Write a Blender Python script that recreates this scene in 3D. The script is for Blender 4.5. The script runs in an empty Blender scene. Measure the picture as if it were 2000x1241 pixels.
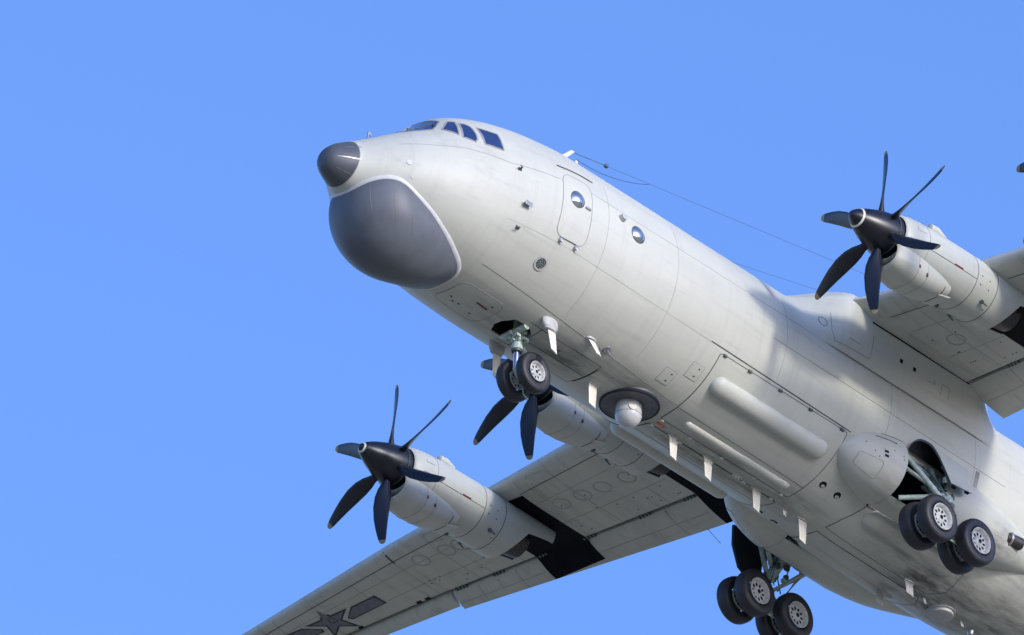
import bpy, bmesh, math, random
import numpy as np
from mathutils import Vector, Matrix
random.seed(4); rng = np.random.default_rng(4)
sc = bpy.context.scene
COL = sc.collection
PI = math.pi; RAD = math.radians

# ------------------------------------------------------------------ camera, sky, sun, exposure
PITCH = RAD(5.66)                      # the aircraft climbs out nose-up
R_cam = np.array([[-0.6794236, 0.7306555, 0.0672765],
                  [-0.4239915, -0.3161159, -0.848706],
                  [-0.5988446, -0.6051555, 0.5245684]])   # camera axes (right, down, depth) in the aircraft frame
C_cam = np.array([147.7321102, 154.8808314, -136.0266932])
Rw = Matrix.Rotation(-PITCH, 4, 'Y')
cw = Rw @ Vector(C_cam)
ALT = 1.7 - cw.z                       # photographer's eye 1.7 m above the ground
ROOT_M = Matrix.Translation((0, 0, ALT)) @ Rw
cam_d = bpy.data.cameras.new('camera'); cam = bpy.data.objects.new('camera', cam_d); COL.objects.link(cam)
M = Matrix(((R_cam[0][0], -R_cam[1][0], -R_cam[2][0], C_cam[0]),
            (R_cam[0][1], -R_cam[1][1], -R_cam[2][1], C_cam[1]),
            (R_cam[0][2], -R_cam[1][2], -R_cam[2][2], C_cam[2]), (0, 0, 0, 1)))
cam.matrix_world = ROOT_M @ M
cam_d.sensor_width = 36; cam_d.lens = 24154.0 / 2000 * 36
cam_d.clip_start = 1; cam_d.clip_end = 60000
sc.camera = cam

SUN_EL = RAD(16.0); SUN_AZ = RAD(90.0)   # azimuth measured from +X (nose heading) towards +Y (port)
sun_dir = Vector((math.cos(SUN_EL) * math.cos(SUN_AZ), math.cos(SUN_EL) * math.sin(SUN_AZ), math.sin(SUN_EL)))
wd = bpy.data.worlds.new('World'); sc.world = wd; wd.use_nodes = True
nt = wd.node_tree; bg = nt.nodes['Background']
sky = nt.nodes.new('ShaderNodeTexSky'); sky.sky_type = 'NISHITA'; sky.sun_disc = False
sky.sun_elevation = SUN_EL; sky.sun_rotation = PI / 2 - SUN_AZ
sky.altitude = 0; sky.air_density = 0.8; sky.dust_density = 1.3; sky.ozone_density = 6.0
tint = nt.nodes.new('ShaderNodeMix'); tint.data_type = 'RGBA'; tint.blend_type = 'MULTIPLY'; tint.inputs[0].default_value = 1.0
tint.inputs[7].default_value = (1.09, 0.965, 1.04, 1)      # camera white balance of the photograph, the whole sky alike
nt.links.new(sky.outputs[0], tint.inputs[6]); nt.links.new(tint.outputs[2], bg.inputs[0]); bg.inputs[1].default_value = 0.15
sl = bpy.data.lights.new('sun', 'SUN'); so = bpy.data.objects.new('sun', sl); COL.objects.link(so)
sl.energy = 1.0; sl.angle = RAD(5.0); sl.color = (1.0, 0.94, 0.84)   # sun through thin high haze: soft-edged shadows
so.rotation_euler = sun_dir.to_track_quat('Z', 'Y').to_euler(); so.location = (0, 60, ALT + 60)
sc.view_settings.view_transform = 'Standard'; sc.view_settings.look = 'None'
sc.view_settings.exposure = 1.28; sc.view_settings.gamma = 1.0; sc.view_settings.use_curve_mapping = False

# ------------------------------------------------------------------ materials
def nodes(name):
    m = bpy.data.materials.new(name); m.use_nodes = True
    t = m.node_tree; b = t.nodes['Principled BSDF']
    return m, t, b
def N(t, typ, **kw):
    n = t.nodes.new(typ)
    for k, v in kw.items(): setattr(n, k, v)
    return n
def L(t, a, b): t.links.new(a, b)
def math_n(t, op, a, b=None, c=None):
    n = N(t, 'ShaderNodeMath', operation=op)
    for i, v in enumerate((a, b, c)):
        if v is None: continue
        if isinstance(v, (int, float)): n.inputs[i].default_value = v
        else: L(t, v, n.inputs[i])
    return n.outputs[0]
def noise(t, vec, scale, detail=4, rough=.55):
    n = N(t, 'ShaderNodeTexNoise'); n.inputs['Scale'].default_value = scale
    n.inputs['Detail'].default_value = detail; n.inputs['Roughness'].default_value = rough
    L(t, vec, n.inputs['Vector']); return n.outputs['Fac']
def vscale(t, vec, s):
    n = N(t, 'ShaderNodeVectorMath', operation='MULTIPLY'); L(t, vec, n.inputs[0]); n.inputs[1].default_value = s
    return n.outputs[0]
def ramp(t, fac, lo, hi):
    n = N(t, 'ShaderNodeMapRange'); n.interpolation_type = 'SMOOTHSTEP'
    L(t, fac, n.inputs[0]); n.inputs[1].default_value = lo; n.inputs[2].default_value = hi
    return n.outputs[0]
def mixc(t, fac, a, b, blend='MIX'):
    n = N(t, 'ShaderNodeMix', data_type='RGBA', blend_type=blend)
    if isinstance(fac, (int, float)): n.inputs[0].default_value = fac
    else: L(t, fac, n.inputs[0])
    for i, v in ((6, a), (7, b)):
        if isinstance(v, tuple): n.inputs[i].default_value = (*v, 1)
        else: L(t, v, n.inputs[i])
    return n.outputs[2]
def simple(name, col, rough=.5, metal=0., var=.12, scale=6., bump=0., coat=0., spec=.5):
    m, t, b = nodes(name)
    tc = N(t, 'ShaderNodeTexCoord').outputs['Object']
    f = noise(t, tc, scale, 5)
    lo = tuple(c * (1 - var) for c in col); hi = tuple(min(1, c * (1 + var)) for c in col)
    L(t, mixc(t, ramp(t, f, .3, .7), lo, hi), b.inputs['Base Color'])
    r = N(t, 'ShaderNodeMapRange'); L(t, f, r.inputs[0]); r.inputs[3].default_value = rough * .85; r.inputs[4].default_value = min(1, rough * 1.15)
    L(t, r.outputs[0], b.inputs['Roughness'])
    b.inputs['Metallic'].default_value = metal; b.inputs['Coat Weight'].default_value = coat
    b.inputs['Specular IOR Level'].default_value = spec
    if bump:
        bn = N(t, 'ShaderNodeBump'); bn.inputs['Strength'].default_value = bump; bn.inputs['Distance'].default_value = .01
        L(t, noise(t, tc, scale * 4, 4), bn.inputs['Height']); L(t, bn.outputs[0], b.inputs['Normal'])
    return m

def paint(name, col, grime=1.0, spots=(), rivets=True, rough=.52):
    """aircraft paint: light grey, weathered along the airstream (X), rivet rows at the frames, grime in patches"""
    m, t, b = nodes(name)
    tc = N(t, 'ShaderNodeTexCoord').outputs['Object']
    big = noise(t, vscale(t, tc, (.45, 1, 1)), .9, 5, .6)
    streak = noise(t, vscale(t, tc, (.22, 2.2, 2.2)), 2.2, 6, .65)
    fine = noise(t, tc, 26, 3, .6)
    runs = noise(t, vscale(t, tc, (3.2, .35, .28)), 1.6, 5, .6)          # rain streaks running down the skin
    c = mixc(t, ramp(t, big, .3, .72), tuple(x * .93 for x in col), tuple(min(1, x * 1.05) for x in col))
    c = mixc(t, math_n(t, 'MULTIPLY', ramp(t, streak, .5, .8), .32 * grime), c, (.22, .21, .185))
    c = mixc(t, math_n(t, 'MULTIPLY', ramp(t, fine, .52, .75), .10), c, (.24, .24, .225))
    c = mixc(t, math_n(t, 'MULTIPLY', ramp(t, runs, .52, .78), .16 * grime), c, (.25, .24, .21))
    sep = N(t, 'ShaderNodeSeparateXYZ'); L(t, tc, sep.inputs[0])
    if rivets:
        fx = math_n(t, 'FRACT', math_n(t, 'MULTIPLY', sep.outputs[0], 1 / .53))
        d = math_n(t, 'ABSOLUTE', math_n(t, 'SUBTRACT', fx, .5))
        d2 = math_n(t, 'ABSOLUTE', math_n(t, 'SUBTRACT', d, .045))
        line = math_n(t, 'SUBTRACT', 1., ramp(t, d2, .010, .028))
        a = math_n(t, 'ARCTAN2', sep.outputs[1], sep.outputs[2])
        dots = ramp(t, math_n(t, 'SINE', math_n(t, 'MULTIPLY', a, 230.)), -.2, .5)
        line = math_n(t, 'MULTIPLY', line, dots)
        patch = ramp(t, noise(t, tc, .7, 2), .42, .62)
        c = mixc(t, math_n(t, 'MULTIPLY', math_n(t, 'MULTIPLY', line, patch), .26), c, (.17, .17, .16))
    for (s, y, z, rad, amt, stretch) in spots:
        v = N(t, 'ShaderNodeVectorMath', operation='SUBTRACT'); L(t, tc, v.inputs[0]); v.inputs[1].default_value = (-s, y, z)
        w = vscale(t, v.outputs[0], (1 / (rad * stretch), 1 / rad, 1 / rad))
        ln = N(t, 'ShaderNodeVectorMath', operation='LENGTH'); L(t, w, ln.inputs[0])
        k = math_n(t, 'SUBTRACT', 1., ramp(t, ln.outputs['Value'], .15, 1.))
        nn = ramp(t, noise(t, vscale(t, tc, (.55, 2.4, 2.4)), 1.9, 7, .72), .28, .78)
        c = mixc(t, math_n(t, 'MULTIPLY', math_n(t, 'MULTIPLY', k, nn), amt), c, (.045, .043, .04))
    L(t, c, b.inputs['Base Color'])
    r = N(t, 'ShaderNodeMapRange'); L(t, streak, r.inputs[0]); r.inputs[3].default_value = rough - .1; r.inputs[4].default_value = rough + .14
    L(t, r.outputs[0], b.inputs['Roughness'])
    bn = N(t, 'ShaderNodeBump'); bn.inputs['Strength'].default_value = .35; bn.inputs['Distance'].default_value = .014
    L(t, noise(t, vscale(t, tc, (1, 1.5, 1.5)), 1.8, 2), bn.inputs['Height']); L(t, bn.outputs[0], b.inputs['Normal'])
    return m

GREY = (.488, .495, .422)
BELLY = [(18.3, .1, -2.25, 1.4, 1.0, 1.5), (18.0, .3, -2.2, .6, .9, 1.3), (20.6, 0, -2.1, 2.0, .9, 1.8), (16.9, .8, -2.1, 1.0, .5, 1.5), (5.0, 0., -2.1, .9, .5, 1.6), (6.9, .1, -2.12, .75, .85, 1.7), (11.5, -.1, -2.12, .8, .5, 3.0), (8.6, .5, -2.05, .6, .5, 2.0),
         (7.6, .4, -2.0, .8, .4, 2.2), (9.6, 0., -2.1, 1.1, .3, 2.), (14.2, 0., -2.1, .9, .5, 1.6), (12.5, 0, -2.1, .7, .45, 3.5), (19.6, 1.6, -1.6, .9, .5, 1.6)]
M_body = paint('fuselage_paint', GREY, 1.0, BELLY)
M_panel = paint('panel_paint', tuple(c * 1.0 for c in GREY), 1.0, BELLY, rivets=False)
M_wing = paint('wing_paint', tuple(c * .95 for c in GREY), 2.0, [(16, -9.2, 1.5, 1.6, .35, 1.5), (16, 9.2, 1.5, 1.6, .35, 1.5), (14.9, -12.5, 1.6, .8, .3, 1)], rivets=False, rough=.56)
M_nac = paint('nacelle_paint', tuple(c * 1.0 for c in GREY), 1.1, (), rivets=False, rough=.44)
M_pod = paint('sponson_paint', GREY, 1.1, [(18.9, 2.2, -1.7, .8, .9, 1.5), (18.9, -2.2, -1.7, .8, .9, 1.5), (15.3, 1.9, -1.9, .6, .5, 1.5)], rivets=False)
M_rad = simple('radome_black', (.098, .110, .124), .50, 0, .12, 2.0, .05, spec=.42)
M_cap = simple('nose_cap_black', (.072, .081, .094), .5, 0, .12, 3, spec=.42)
M_rim = simple('rim_strip_grey', (.52, .52, .50), .45, 0, .06)
M_seam = simple('panel_gap', (.075, .075, .07), .8, 0, .3, 3, spec=.1)
M_seaml = simple('panel_gap_light', (.28, .28, .265), .8, 0, .2, 3, spec=.1)
M_ring = simple('sealant_ring', (.355, .345, .31), .7, 0, .1, 9, spec=.2)
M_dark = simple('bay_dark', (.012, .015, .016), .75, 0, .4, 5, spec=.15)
M_soot = simple('heat_black_paint', (.005, .005, .008), .7, 0, .4, 4, spec=.08)
M_prop = simple('propeller_black', (.007, .008, .012), .34, 0, .25, 6)
M_yel = simple('blade_tip_yellow', (.26, .20, .08), .45, 0, .1)
M_tyre = simple('tyre_rubber', (.016, .016, .019), .55, 0, .3, 18, .2)
M_rimm = simple('wheel_paint', (.44, .445, .42), .4, 0, .15, 14)
M_gear = simple('gear_primer', (.38, .46, .39), .42, 0, .2, 16)
M_gearD = simple('gear_hydraulics', (.10, .13, .12), .5, .3, .4, 20)
M_pipe = simple('burnt_steel', (.055, .048, .045), .45, .5, .35, 14)
M_chrome = simple('oleo_chrome', (.75, .77, .8), .08, 1, .03)
M_white = simple('antenna_white', (.62, .60, .50), .45, 0, .05)
M_mid = simple('antenna_base_grey', (.40, .405, .385), .5, 0, .1)
M_steel = simple('bare_metal', (.42, .42, .40), .35, .8, .25, 12)
M_red = simple('warning_red', (.13, .014, .014), .5, 0, .2)
M_orange = simple('lamp_lens_orange', (.45, .13, .05), .3, 0, .15)
M_inner = simple('door_inner_black', (.018, .020, .025), .6, 0, .3, 6, spec=.2)
M_bowl = simple('recess_dark_grey', (.085, .09, .10), .5, 0, .25, 5)
M_tur = simple('turret_grey', (.46, .46, .44), .35, 0, .06)
M_emD = simple('emblem_dark', (.022, .030, .040), .6, 0, .25, 8)
M_emL = simple('emblem_grey', (.13, .135, .15), .6, 0, .2, 8)
M_wire = simple('antenna_wire', (.05, .05, .06), .5, .3, .1)
def glassm(name, col, metal, rough):
    m, t, b = nodes(name)
    tc = N(t, 'ShaderNodeTexCoord').outputs['Object']
    f = noise(t, vscale(t, tc, (1, 1, .3)), 9, 4)
    L(t, mixc(t, ramp(t, f, .45, .8), col, tuple(min(1, c * 1.35 + .02) for c in col)), b.inputs['Base Color'])
    b.inputs['Metallic'].default_value = metal; b.inputs['Roughness'].default_value = rough
    b.inputs['Coat Weight'].default_value = .6; b.inputs['Coat Roughness'].default_value = .03
    return m
M_glass = glassm('sky_tinted_cockpit_glass', (.10, .17, .34), .85, .06)  # blue of the sky behind the panes is put into the base colour
M_port = glassm('porthole_glass', (.50, .52, .56), .9, .05)

# ------------------------------------------------------------------ mesh helpers (station s runs aft, X = -s, Y = port, Z = up)
root = bpy.data.objects.new('patrol_aircraft', None); COL.objects.link(root)
root.matrix_world = ROOT_M
root['label'] = 'light grey four-engine turboprop patrol aircraft flying with landing gear down'
root['category'] = 'aircraft'
def mk(name, V, F, mat, parent=None, smooth=True, ang=35, label=None, mats=None, mi=None):
    me = bpy.data.meshes.new(name)
    V = np.asarray(V, float).reshape(-1, 3) * np.array([-1, 1, 1])
    me.from_pydata(V.tolist(), [], [list(map(int, f)) for f in F])
    bm = bmesh.new(); bm.from_mesh(me); bmesh.ops.recalc_face_normals(bm, faces=bm.faces); bm.to_mesh(me); bm.free()
    for mm in (mats or [mat]): me.materials.append(mm)
    if mi is not None: me.polygons.foreach_set('material_index', np.asarray(mi, dtype=np.int32))
    if smooth:
        me.polygons.foreach_set('use_smooth', np.ones(len(me.polygons), dtype=bool))
        me.set_sharp_from_angle(angle=RAD(ang))
    o = bpy.data.objects.new(name, me); COL.objects.link(o); o.parent = parent or root
    if label: o['label'] = label
    return o
class MB:
    def __init__(s): s.V = []; s.F = []; s.mi = []
    def add(s, V, F, mi=0):
        n = len(s.V); s.V += [tuple(v) for v in np.asarray(V, float).reshape(-1, 3)]
        s.F += [tuple(i + n for i in f) for f in F]; s.mi += [mi] * len(F); return s
    def build(s, name, mat, parent=None, **k):
        if isinstance(mat, (list, tuple)): return mk(name, s.V, s.F, None, parent, mats=list(mat), mi=s.mi, **k)
        return mk(name, s.V, s.F, mat, parent, **k)
def gridF(nu, nv, cu=False, cv=False):
    F = []
    for i in range(nu if cu else nu - 1):
        for j in range(nv if cv else nv - 1):
            a = i * nv + j; b = ((i + 1) % nu) * nv + j; c = ((i + 1) % nu) * nv + (j + 1) % nv; d = i * nv + (j + 1) % nv
            F.append((a, b, c, d))
    return F
def loft(secs, closed=True, cap0=False, cap1=False):
    A = np.array(secs, float); nu, nv = A.shape[:2]
    F = gridF(nu, nv, cv=closed)
    if cap0: F.append(tuple(range(nv)))
    if cap1: F.append(tuple((nu - 1) * nv + j for j in range(nv)))
    return A.reshape(-1, 3), F
def frame(d):
    d = np.asarray(d, float); d = d / np.linalg.norm(d)
    a = np.array([0, 0, 1.]) if abs(d[2]) < .9 else np.array([0, 1., 0])
    u = np.cross(d, a); u /= np.linalg.norm(u); v = np.cross(d, u); return d, u, v
def tube(path, r, seg=10, caps=True):
    P = np.asarray(path, float); n = len(P); r = np.broadcast_to(np.asarray(r, float), (n,)); out = []
    for i in range(n):
        d = P[min(i + 1, n - 1)] - P[max(i - 1, 0)]; d, u, v = frame(d)
        a = np.linspace(0, 2 * PI, seg, endpoint=False)
        out.append(P[i] + r[i] * (np.cos(a)[:, None] * u + np.sin(a)[:, None] * v))
    return loft(out, True, caps, caps)
def lathe(prof, c, axis=(1, 0, 0), seg=40, caps=True):
    """prof: (distance along axis, radius)"""
    d, u, v = frame(axis); c = np.asarray(c, float); a = np.linspace(0, 2 * PI, seg, endpoint=False)
    return loft([c + d * x + r * (np.cos(a)[:, None] * u + np.sin(a)[:, None] * v) for x, r in prof], True, caps and prof[0][1] > 1e-3, caps and prof[-1][1] > 1e-3)
def boxm(c, sx, sy, sz, ax=None):
    c = np.asarray(c, float); A = np.eye(3) if ax is None else np.asarray(ax, float)
    V = [c + A[0] * sx * i / 2 + A[1] * sy * j / 2 + A[2] * sz * k / 2 for i in (-1, 1) for j in (-1, 1) for k in (-1, 1)]
    return V, [(0, 1, 3, 2), (4, 6, 7, 5), (0, 4, 5, 1), (2, 3, 7, 6), (0, 2, 6, 4), (1, 5, 7, 3)]
def pch(xs, ys, x):
    xs = np.array(xs, float); ys = np.array(ys, float); h = np.diff(xs); d = np.diff(ys) / h; m = np.zeros(len(xs))
    for i in range(1, len(xs) - 1):
        if d[i - 1] * d[i] > 0:
            w1 = 2 * h[i] + h[i - 1]; w2 = h[i] + 2 * h[i - 1]; m[i] = (w1 + w2) / (w1 / d[i - 1] + w2 / d[i])
    m[0] = d[0]; m[-1] = d[-1]; x = np.clip(np.asarray(x, float), xs[0], xs[-1])
    k = np.clip(np.searchsorted(xs, x) - 1, 0, len(xs) - 2); u = (x - xs[k]) / h[k]
    return ys[k] * (1 + 2 * u) * (1 - u) ** 2 + m[k] * h[k] * u * (1 - u) ** 2 + ys[k + 1] * u * u * (3 - 2 * u) + m[k + 1] * h[k] * u * u * (u - 1)

class Tab:
    def __init__(q, xs, ys):
        q.x = np.array(xs, float); q.y = np.array(ys, float); q.h = np.diff(q.x); d = np.diff(q.y) / q.h; m = np.zeros(len(q.x))
        for i in range(1, len(m) - 1):
            if d[i - 1] * d[i] > 0:
                w1 = 2 * q.h[i] + q.h[i - 1]; w2 = q.h[i] + 2 * q.h[i - 1]; m[i] = (w1 + w2) / (w1 / d[i - 1] + w2 / d[i])
        m[0] = d[0]; m[-1] = d[-1]; q.m = m
    def __call__(q, x):
        x = np.clip(np.asarray(x, float), q.x[0], q.x[-1]); k = np.clip(np.searchsorted(q.x, x) - 1, 0, len(q.x) - 2); h = q.h[k]; u = (x - q.x[k]) / h
        return q.y[k] * (1 + 2 * u) * (1 - u) ** 2 + q.m[k] * h * u * (1 - u) ** 2 + q.y[k + 1] * u * u * (3 - 2 * u) + q.m[k + 1] * h * u * u * (u - 1)

# ------------------------------------------------------------------ ground
gm, gt, gb = nodes('dry_grass_ground')
tcg = N(gt, 'ShaderNodeTexCoord').outputs['Object']
L(gt, mixc(gt, ramp(gt, noise(gt, tcg, .02, 6), .35, .65), (.35, .285, .175), (.42, .35, .23)), gb.inputs['Base Color']); gb.inputs['Roughness'].default_value = .95
gme = bpy.data.meshes.new('ground'); g = 30000
gme.from_pydata([(-g, -g, 0), (g, -g, 0), (g, g, 0), (-g, g, 0)], [], [(0, 1, 2, 3)]); gme.materials.append(gm)
go = bpy.data.objects.new('ground', gme); COL.objects.link(go); go['kind'] = 'structure'

# ------------------------------------------------------------------ fuselage surface
fS = [-.27, -.22, -.1, .1, .29, .8, 1.3, 1.8, 2.4, 3.0, 3.6, 4.4, 5.4, 8, 13.6, 16, 19.5, 21.5, 24, 27, 30, 32]
fT = [-.78, -.6, -.45, -.29, -.18, .15, .48, .84, 1.4, 1.68, 1.86, 2.0, 2.08, 2.1, 2.1, 2.1, 2.1, 2.1, 2.08, 2.0, 1.9, 1.8]
fB = [-.78, -.95, -1.07, -1.15, -1.2, -1.4, -1.6, -1.76, -1.9, -2.0, -2.05, -2.08, -2.1, -2.1, -2.1, -2.26, -2.3, -2.15, -1.5, -.5, .4, .9]
fW = [.01, .18, .30, .42, .51, .88, 1.2, 1.45, 1.68, 1.83, 1.94, 2.04, 2.1, 2.1, 2.1, 2.1, 2.1, 2.1, 1.95, 1.5, .9, .5]
fC = [-.78, -.78, -.76, -.72, -.69, -.62, -.53, -.45, -.35, -.25, -.16, -.07, 0, 0, 0, 0, 0, 0, .3, .8, 1.2, 1.35]
TT, TB, TWd, TC = Tab(fS, fT), Tab(fS, fB), Tab(fS, fW), Tab(fS, fC)
def Fp(s, th):
    s = np.asarray(s, float); th = np.asarray(th, float)
    zt, zb, w, zc = TT(s), TB(s), TWd(s), TC(s); c = np.cos(th)
    return np.stack(np.broadcast_arrays(s, w * np.sin(th), np.where(c > 0, zc + (zt - zc) * c, zc + (zc - zb) * c)), -1)
def Fs(s, th, off=0.):
    """point on the fuselage skin, off metres out; th in degrees from the top towards port"""
    th = np.radians(th); p = Fp(s, th); e = 1e-3
    n = np.cross(Fp(s + e, th) - Fp(s - e, th), Fp(s, th + e) - Fp(s, th - e))
    n = n / np.linalg.norm(n, axis=-1, keepdims=True)
    # outward
    ctr = np.stack(np.broadcast_arrays(np.asarray(s, float), np.zeros_like(p[..., 0]), TC(s)), -1)
    sg = np.sign(np.sum(n * (p - ctr), -1, keepdims=True)); n = n * np.where(sg == 0, 1, sg)
    return p + n * off, n
ths = np.linspace(0, 2 * PI, 201)[:-1]
def fus_grid(sv): return np.array([Fp(s, ths) for s in sv])
sv = np.concatenate([np.linspace(.29, 6, 110), np.linspace(6.1, 22, 110), np.linspace(22.3, 32, 34)])
fV, fF = loft(fus_grid(sv), True, True, True)
fuselage = mk('fuselage', fV, fF, M_body)
# openings for the wheel wells
def prism(poly, z0, z1):
    n = len(poly); V = [(s, y, z0) for s, y in poly] + [(s, y, z1) for s, y in poly]
    return V, [tuple(range(n)), tuple(range(n, 2 * n))] + [(i, (i + 1) % n, n + (i + 1) % n, n + i) for i in range(n)]
NB = [(5.13, .10), (5.13, -.10), (5.3, -.36), (5.72, -.36), (5.92, -.22), (5.92, .22), (5.72, .36), (5.3, .36)]
cut = MB(); cut.add(*prism(NB, -2.6, -1.5))
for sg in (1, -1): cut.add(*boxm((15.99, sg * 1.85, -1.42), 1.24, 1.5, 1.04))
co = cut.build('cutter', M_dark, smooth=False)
bpy.context.view_layer.update()
md = fuselage.modifiers.new('cut', 'BOOLEAN'); md.operation = 'DIFFERENCE'; md.object = co; md.solver = 'EXACT'
bpy.context.view_layer.update()
ev = fuselage.evaluated_get(bpy.context.evaluated_depsgraph_get())
nm = bpy.data.meshes.new_from_object(ev); fuselage.modifiers.clear(); fuselage.data = nm; nm.name = 'fuselage'
bpy.data.objects.remove(co)
while len(nm.materials) > 1: nm.materials.pop()
nm.polygons.foreach_set('material_index', np.zeros(len(nm.polygons), dtype=np.int32))
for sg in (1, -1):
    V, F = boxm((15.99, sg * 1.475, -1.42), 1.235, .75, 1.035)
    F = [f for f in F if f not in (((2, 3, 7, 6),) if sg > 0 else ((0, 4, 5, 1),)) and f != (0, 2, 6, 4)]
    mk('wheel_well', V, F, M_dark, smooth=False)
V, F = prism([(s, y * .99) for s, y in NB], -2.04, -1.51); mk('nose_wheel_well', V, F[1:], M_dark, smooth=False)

# conformal pieces on a surface function sf(a, b, off) -> (point, normal)
def ribbon(sf, path, w, off=.004, closed=False):
    if sf is Fsf: P, Nn = Fs(np.array([a for a, b in path], float), np.array([b for a, b in path], float), off); n = len(P)
    else:
        PN = [sf(a, b, off) for a, b in path]; P = np.array([q[0] for q in PN]); Nn = np.array([q[1] for q in PN]); n = len(P)
    T = np.array([P[(i + 1) % n if closed else min(i + 1, n - 1)] - P[(i - 1) % n if closed else max(i - 1, 0)] for i in range(n)])
    S = np.cross(T, Nn); S /= np.linalg.norm(S, axis=1, keepdims=True)
    A = np.stack([P - S * w / 2 - Nn * .01, P - S * w / 2, P + S * w / 2, P + S * w / 2 - Nn * .01], 1)
    F = gridF(n, 4, cu=closed); return A.reshape(-1, 3), F
def line(a, b, n): return [(a[0] + (b[0] - a[0]) * i / (n - 1), a[1] + (b[1] - a[1]) * i / (n - 1)) for i in range(n)]
def poly(pts, n=12):
    out = []
    for a, b in zip(pts[:-1], pts[1:]): out += line(a, b, n)[:-1]
    return out + [pts[-1]]
def rrect(s0, s1, t0, t1, rs, rt, n=8):
    out = []
    for cx, cy, a0 in ((s1 - rs, t1 - rt, 0), (s0 + rs, t1 - rt, 90), (s0 + rs, t0 + rt, 180), (s1 - rs, t0 + rt, 270)):
        for k in range(n + 1):
            a = RAD(a0 + 90 * k / n); out.append((cx + rs * math.cos(a), cy + rt * math.sin(a)))
    res = []
    for p, q in zip(out, out[1:] + out[:1]):
        m = max(1, int(max(abs(q[0] - p[0]) / .15, abs(q[1] - p[1]) / 4)))
        res += [(p[0] + (q[0] - p[0]) * i / m, p[1] + (q[1] - p[1]) * i / m) for i in range(m)]
    return res
def ell(s, t, rs, rt, n=32): return [(s + rs * math.cos(2 * PI * i / n), t + rt * math.sin(2 * PI * i / n)) for i in range(n)]
def patch(sf, outl, off=.008, rings=7, dome=0., base=-.02):
    o = np.array(outl); c = o.mean(0); n = len(o); secs = []
    secs.append(Fs(o[:, 0], o[:, 1], base)[0])
    for k in range(rings, 0, -1):
        f = k / rings; q = c + (o - c) * f
        secs.append(Fs(q[:, 0], q[:, 1], off + dome * (1 - f * f))[0])
    return loft(secs, True, False, True)

def Fsf(s, t, off): return Fs(s, t, off)
def seam(path, w=.016, mat=None, name='panel_seam', parent=None, off=.003, closed=False, sf=Fsf):
    V, F = ribbon(sf, path, w, off, closed); return mk(name, V, F, mat or M_seam, parent or fuselage)

# ------------------------------------------------------------------ nose: black cap, chin radome, cockpit glass
cs = -.27 + .56 * np.linspace(0, 1, 26) ** 1.6
V, F = loft([Fs(s, np.degrees(ths), .006)[0] if s > -.26 else np.tile([[-.276, 0, -.78]], (len(ths), 1)) for s in cs]); nose_cap = mk('nose_cap', V, F, M_cap)
for t0, t1, a, b in ((62, 62, .0, .36), (98, 98, -.12, .36), (140, 140, -.05, .3), (-70, -70, 0, .36), (20, 20, .0, .36)):   # lightning strips
    seam(line((a, t0), (b, t1), 8), .012, M_steel, 'lightning_strip', nose_cap, .010)
seam([(.292, t) for t in np.linspace(0, 360, 90)[:-1]], .02, M_seaml, 'cap_joint', nose_cap, .004, True)

rimP = np.array([(.495, 0, -1.27), (.51, .2, -1.25), (.563, .437, -1.17), (.694, .633, -1.085), (.835, .766, -1.035), (.998, .891, -1.013), (1.194, .98, -1.06), (1.65, 1.051, -1.281),
                 (2.074, 1.047, -1.464), (2.607, .947, -1.678), (3.042, .784, -1.836), (3.26, .651, -1.914), (3.37, .5, -1.965), (3.41, .3, -2.01), (3.40, .15, -2.03), (3.39, 0, -2.035)])
rimF = np.vstack([rimP, rimP[-2:0:-1] * np.array([1, -1, 1])])
def rimcurve(n):
    Fl = np.vstack([rimF, rimF[:1]]); seg = np.r_[0, np.cumsum(np.linalg.norm(np.diff(Fl, axis=0), axis=1))]
    u = np.linspace(0, seg[-1], n, endpoint=False); P = np.stack([np.interp(u, seg, Fl[:, k]) for k in range(3)], -1)
    ft = np.fft.fft(P, axis=0); k = np.fft.fftfreq(n, 1 / n); ft *= np.exp(-(k / 14) ** 4)[:, None]; return np.fft.ifft(ft, axis=0).real
RO = np.array([1.75, 0, -1.15]); RA = dict(af=1.45, ab=1.6, w=1.2, b=1.42)
def radome_rings(n=180, m=56, grow=0.):
    Rm = rimcurve(n); d = Rm - RO; rr = np.linalg.norm(d, axis=1) + .012; d /= np.linalg.norm(d, axis=1)[:, None]
    dn = np.array([.2, 0, -1.]); dn /= np.linalg.norm(dn); ca = np.arccos(np.clip(d @ dn, -1, 1)); out = []
    def rE(D):
        a = np.where(D[:, 0] < 0, RA['af'], RA['ab']); return ((D[:, 0] / a) ** 2 + (D[:, 1] / RA['w']) ** 2 + (D[:, 2] / RA['b']) ** 2) ** -.5
    s0 = rr / rE(d)
    for j in range(m + 1):
        v = j / m; al = ca * (1 - v)
        dd = (np.sin(al)[:, None] * d + np.sin(ca - al)[:, None] * dn) / np.sin(ca)[:, None]
        out.append(RO + dd * (rE(dd) * (1 + (s0 - 1) * (1 - v) ** 2.5) + grow)[:, None])
    return np.array(out)
RG = radome_rings()
inner = RO + (RG[:1] - RO) * .93
V, F = loft(np.concatenate([inner, RG])); chin = mk('chin_radome', V, F, M_rad)
# light sealing strip round the radome
rc = rimcurve(180); T = np.roll(rc, -1, 0) - np.roll(rc, 1, 0); T /= np.linalg.norm(T, axis=1)[:, None]
Nn = rc - np.array([1.75, 0, -.75]); Nn[:, 0] *= .5; Nn -= T * np.sum(Nn * T, 1)[:, None]; Nn /= np.linalg.norm(Nn, axis=1)[:, None]; Sd = np.cross(T, Nn)
aa = np.linspace(0, 2 * PI, 13)[:-1]
V, F = loft([rc + .068 * math.cos(a) * Sd + .034 * math.sin(a) * Nn for a in aa] + [rc + .068 * Sd]); mk('sealing_strip', V, F, M_rim, chin)
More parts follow.
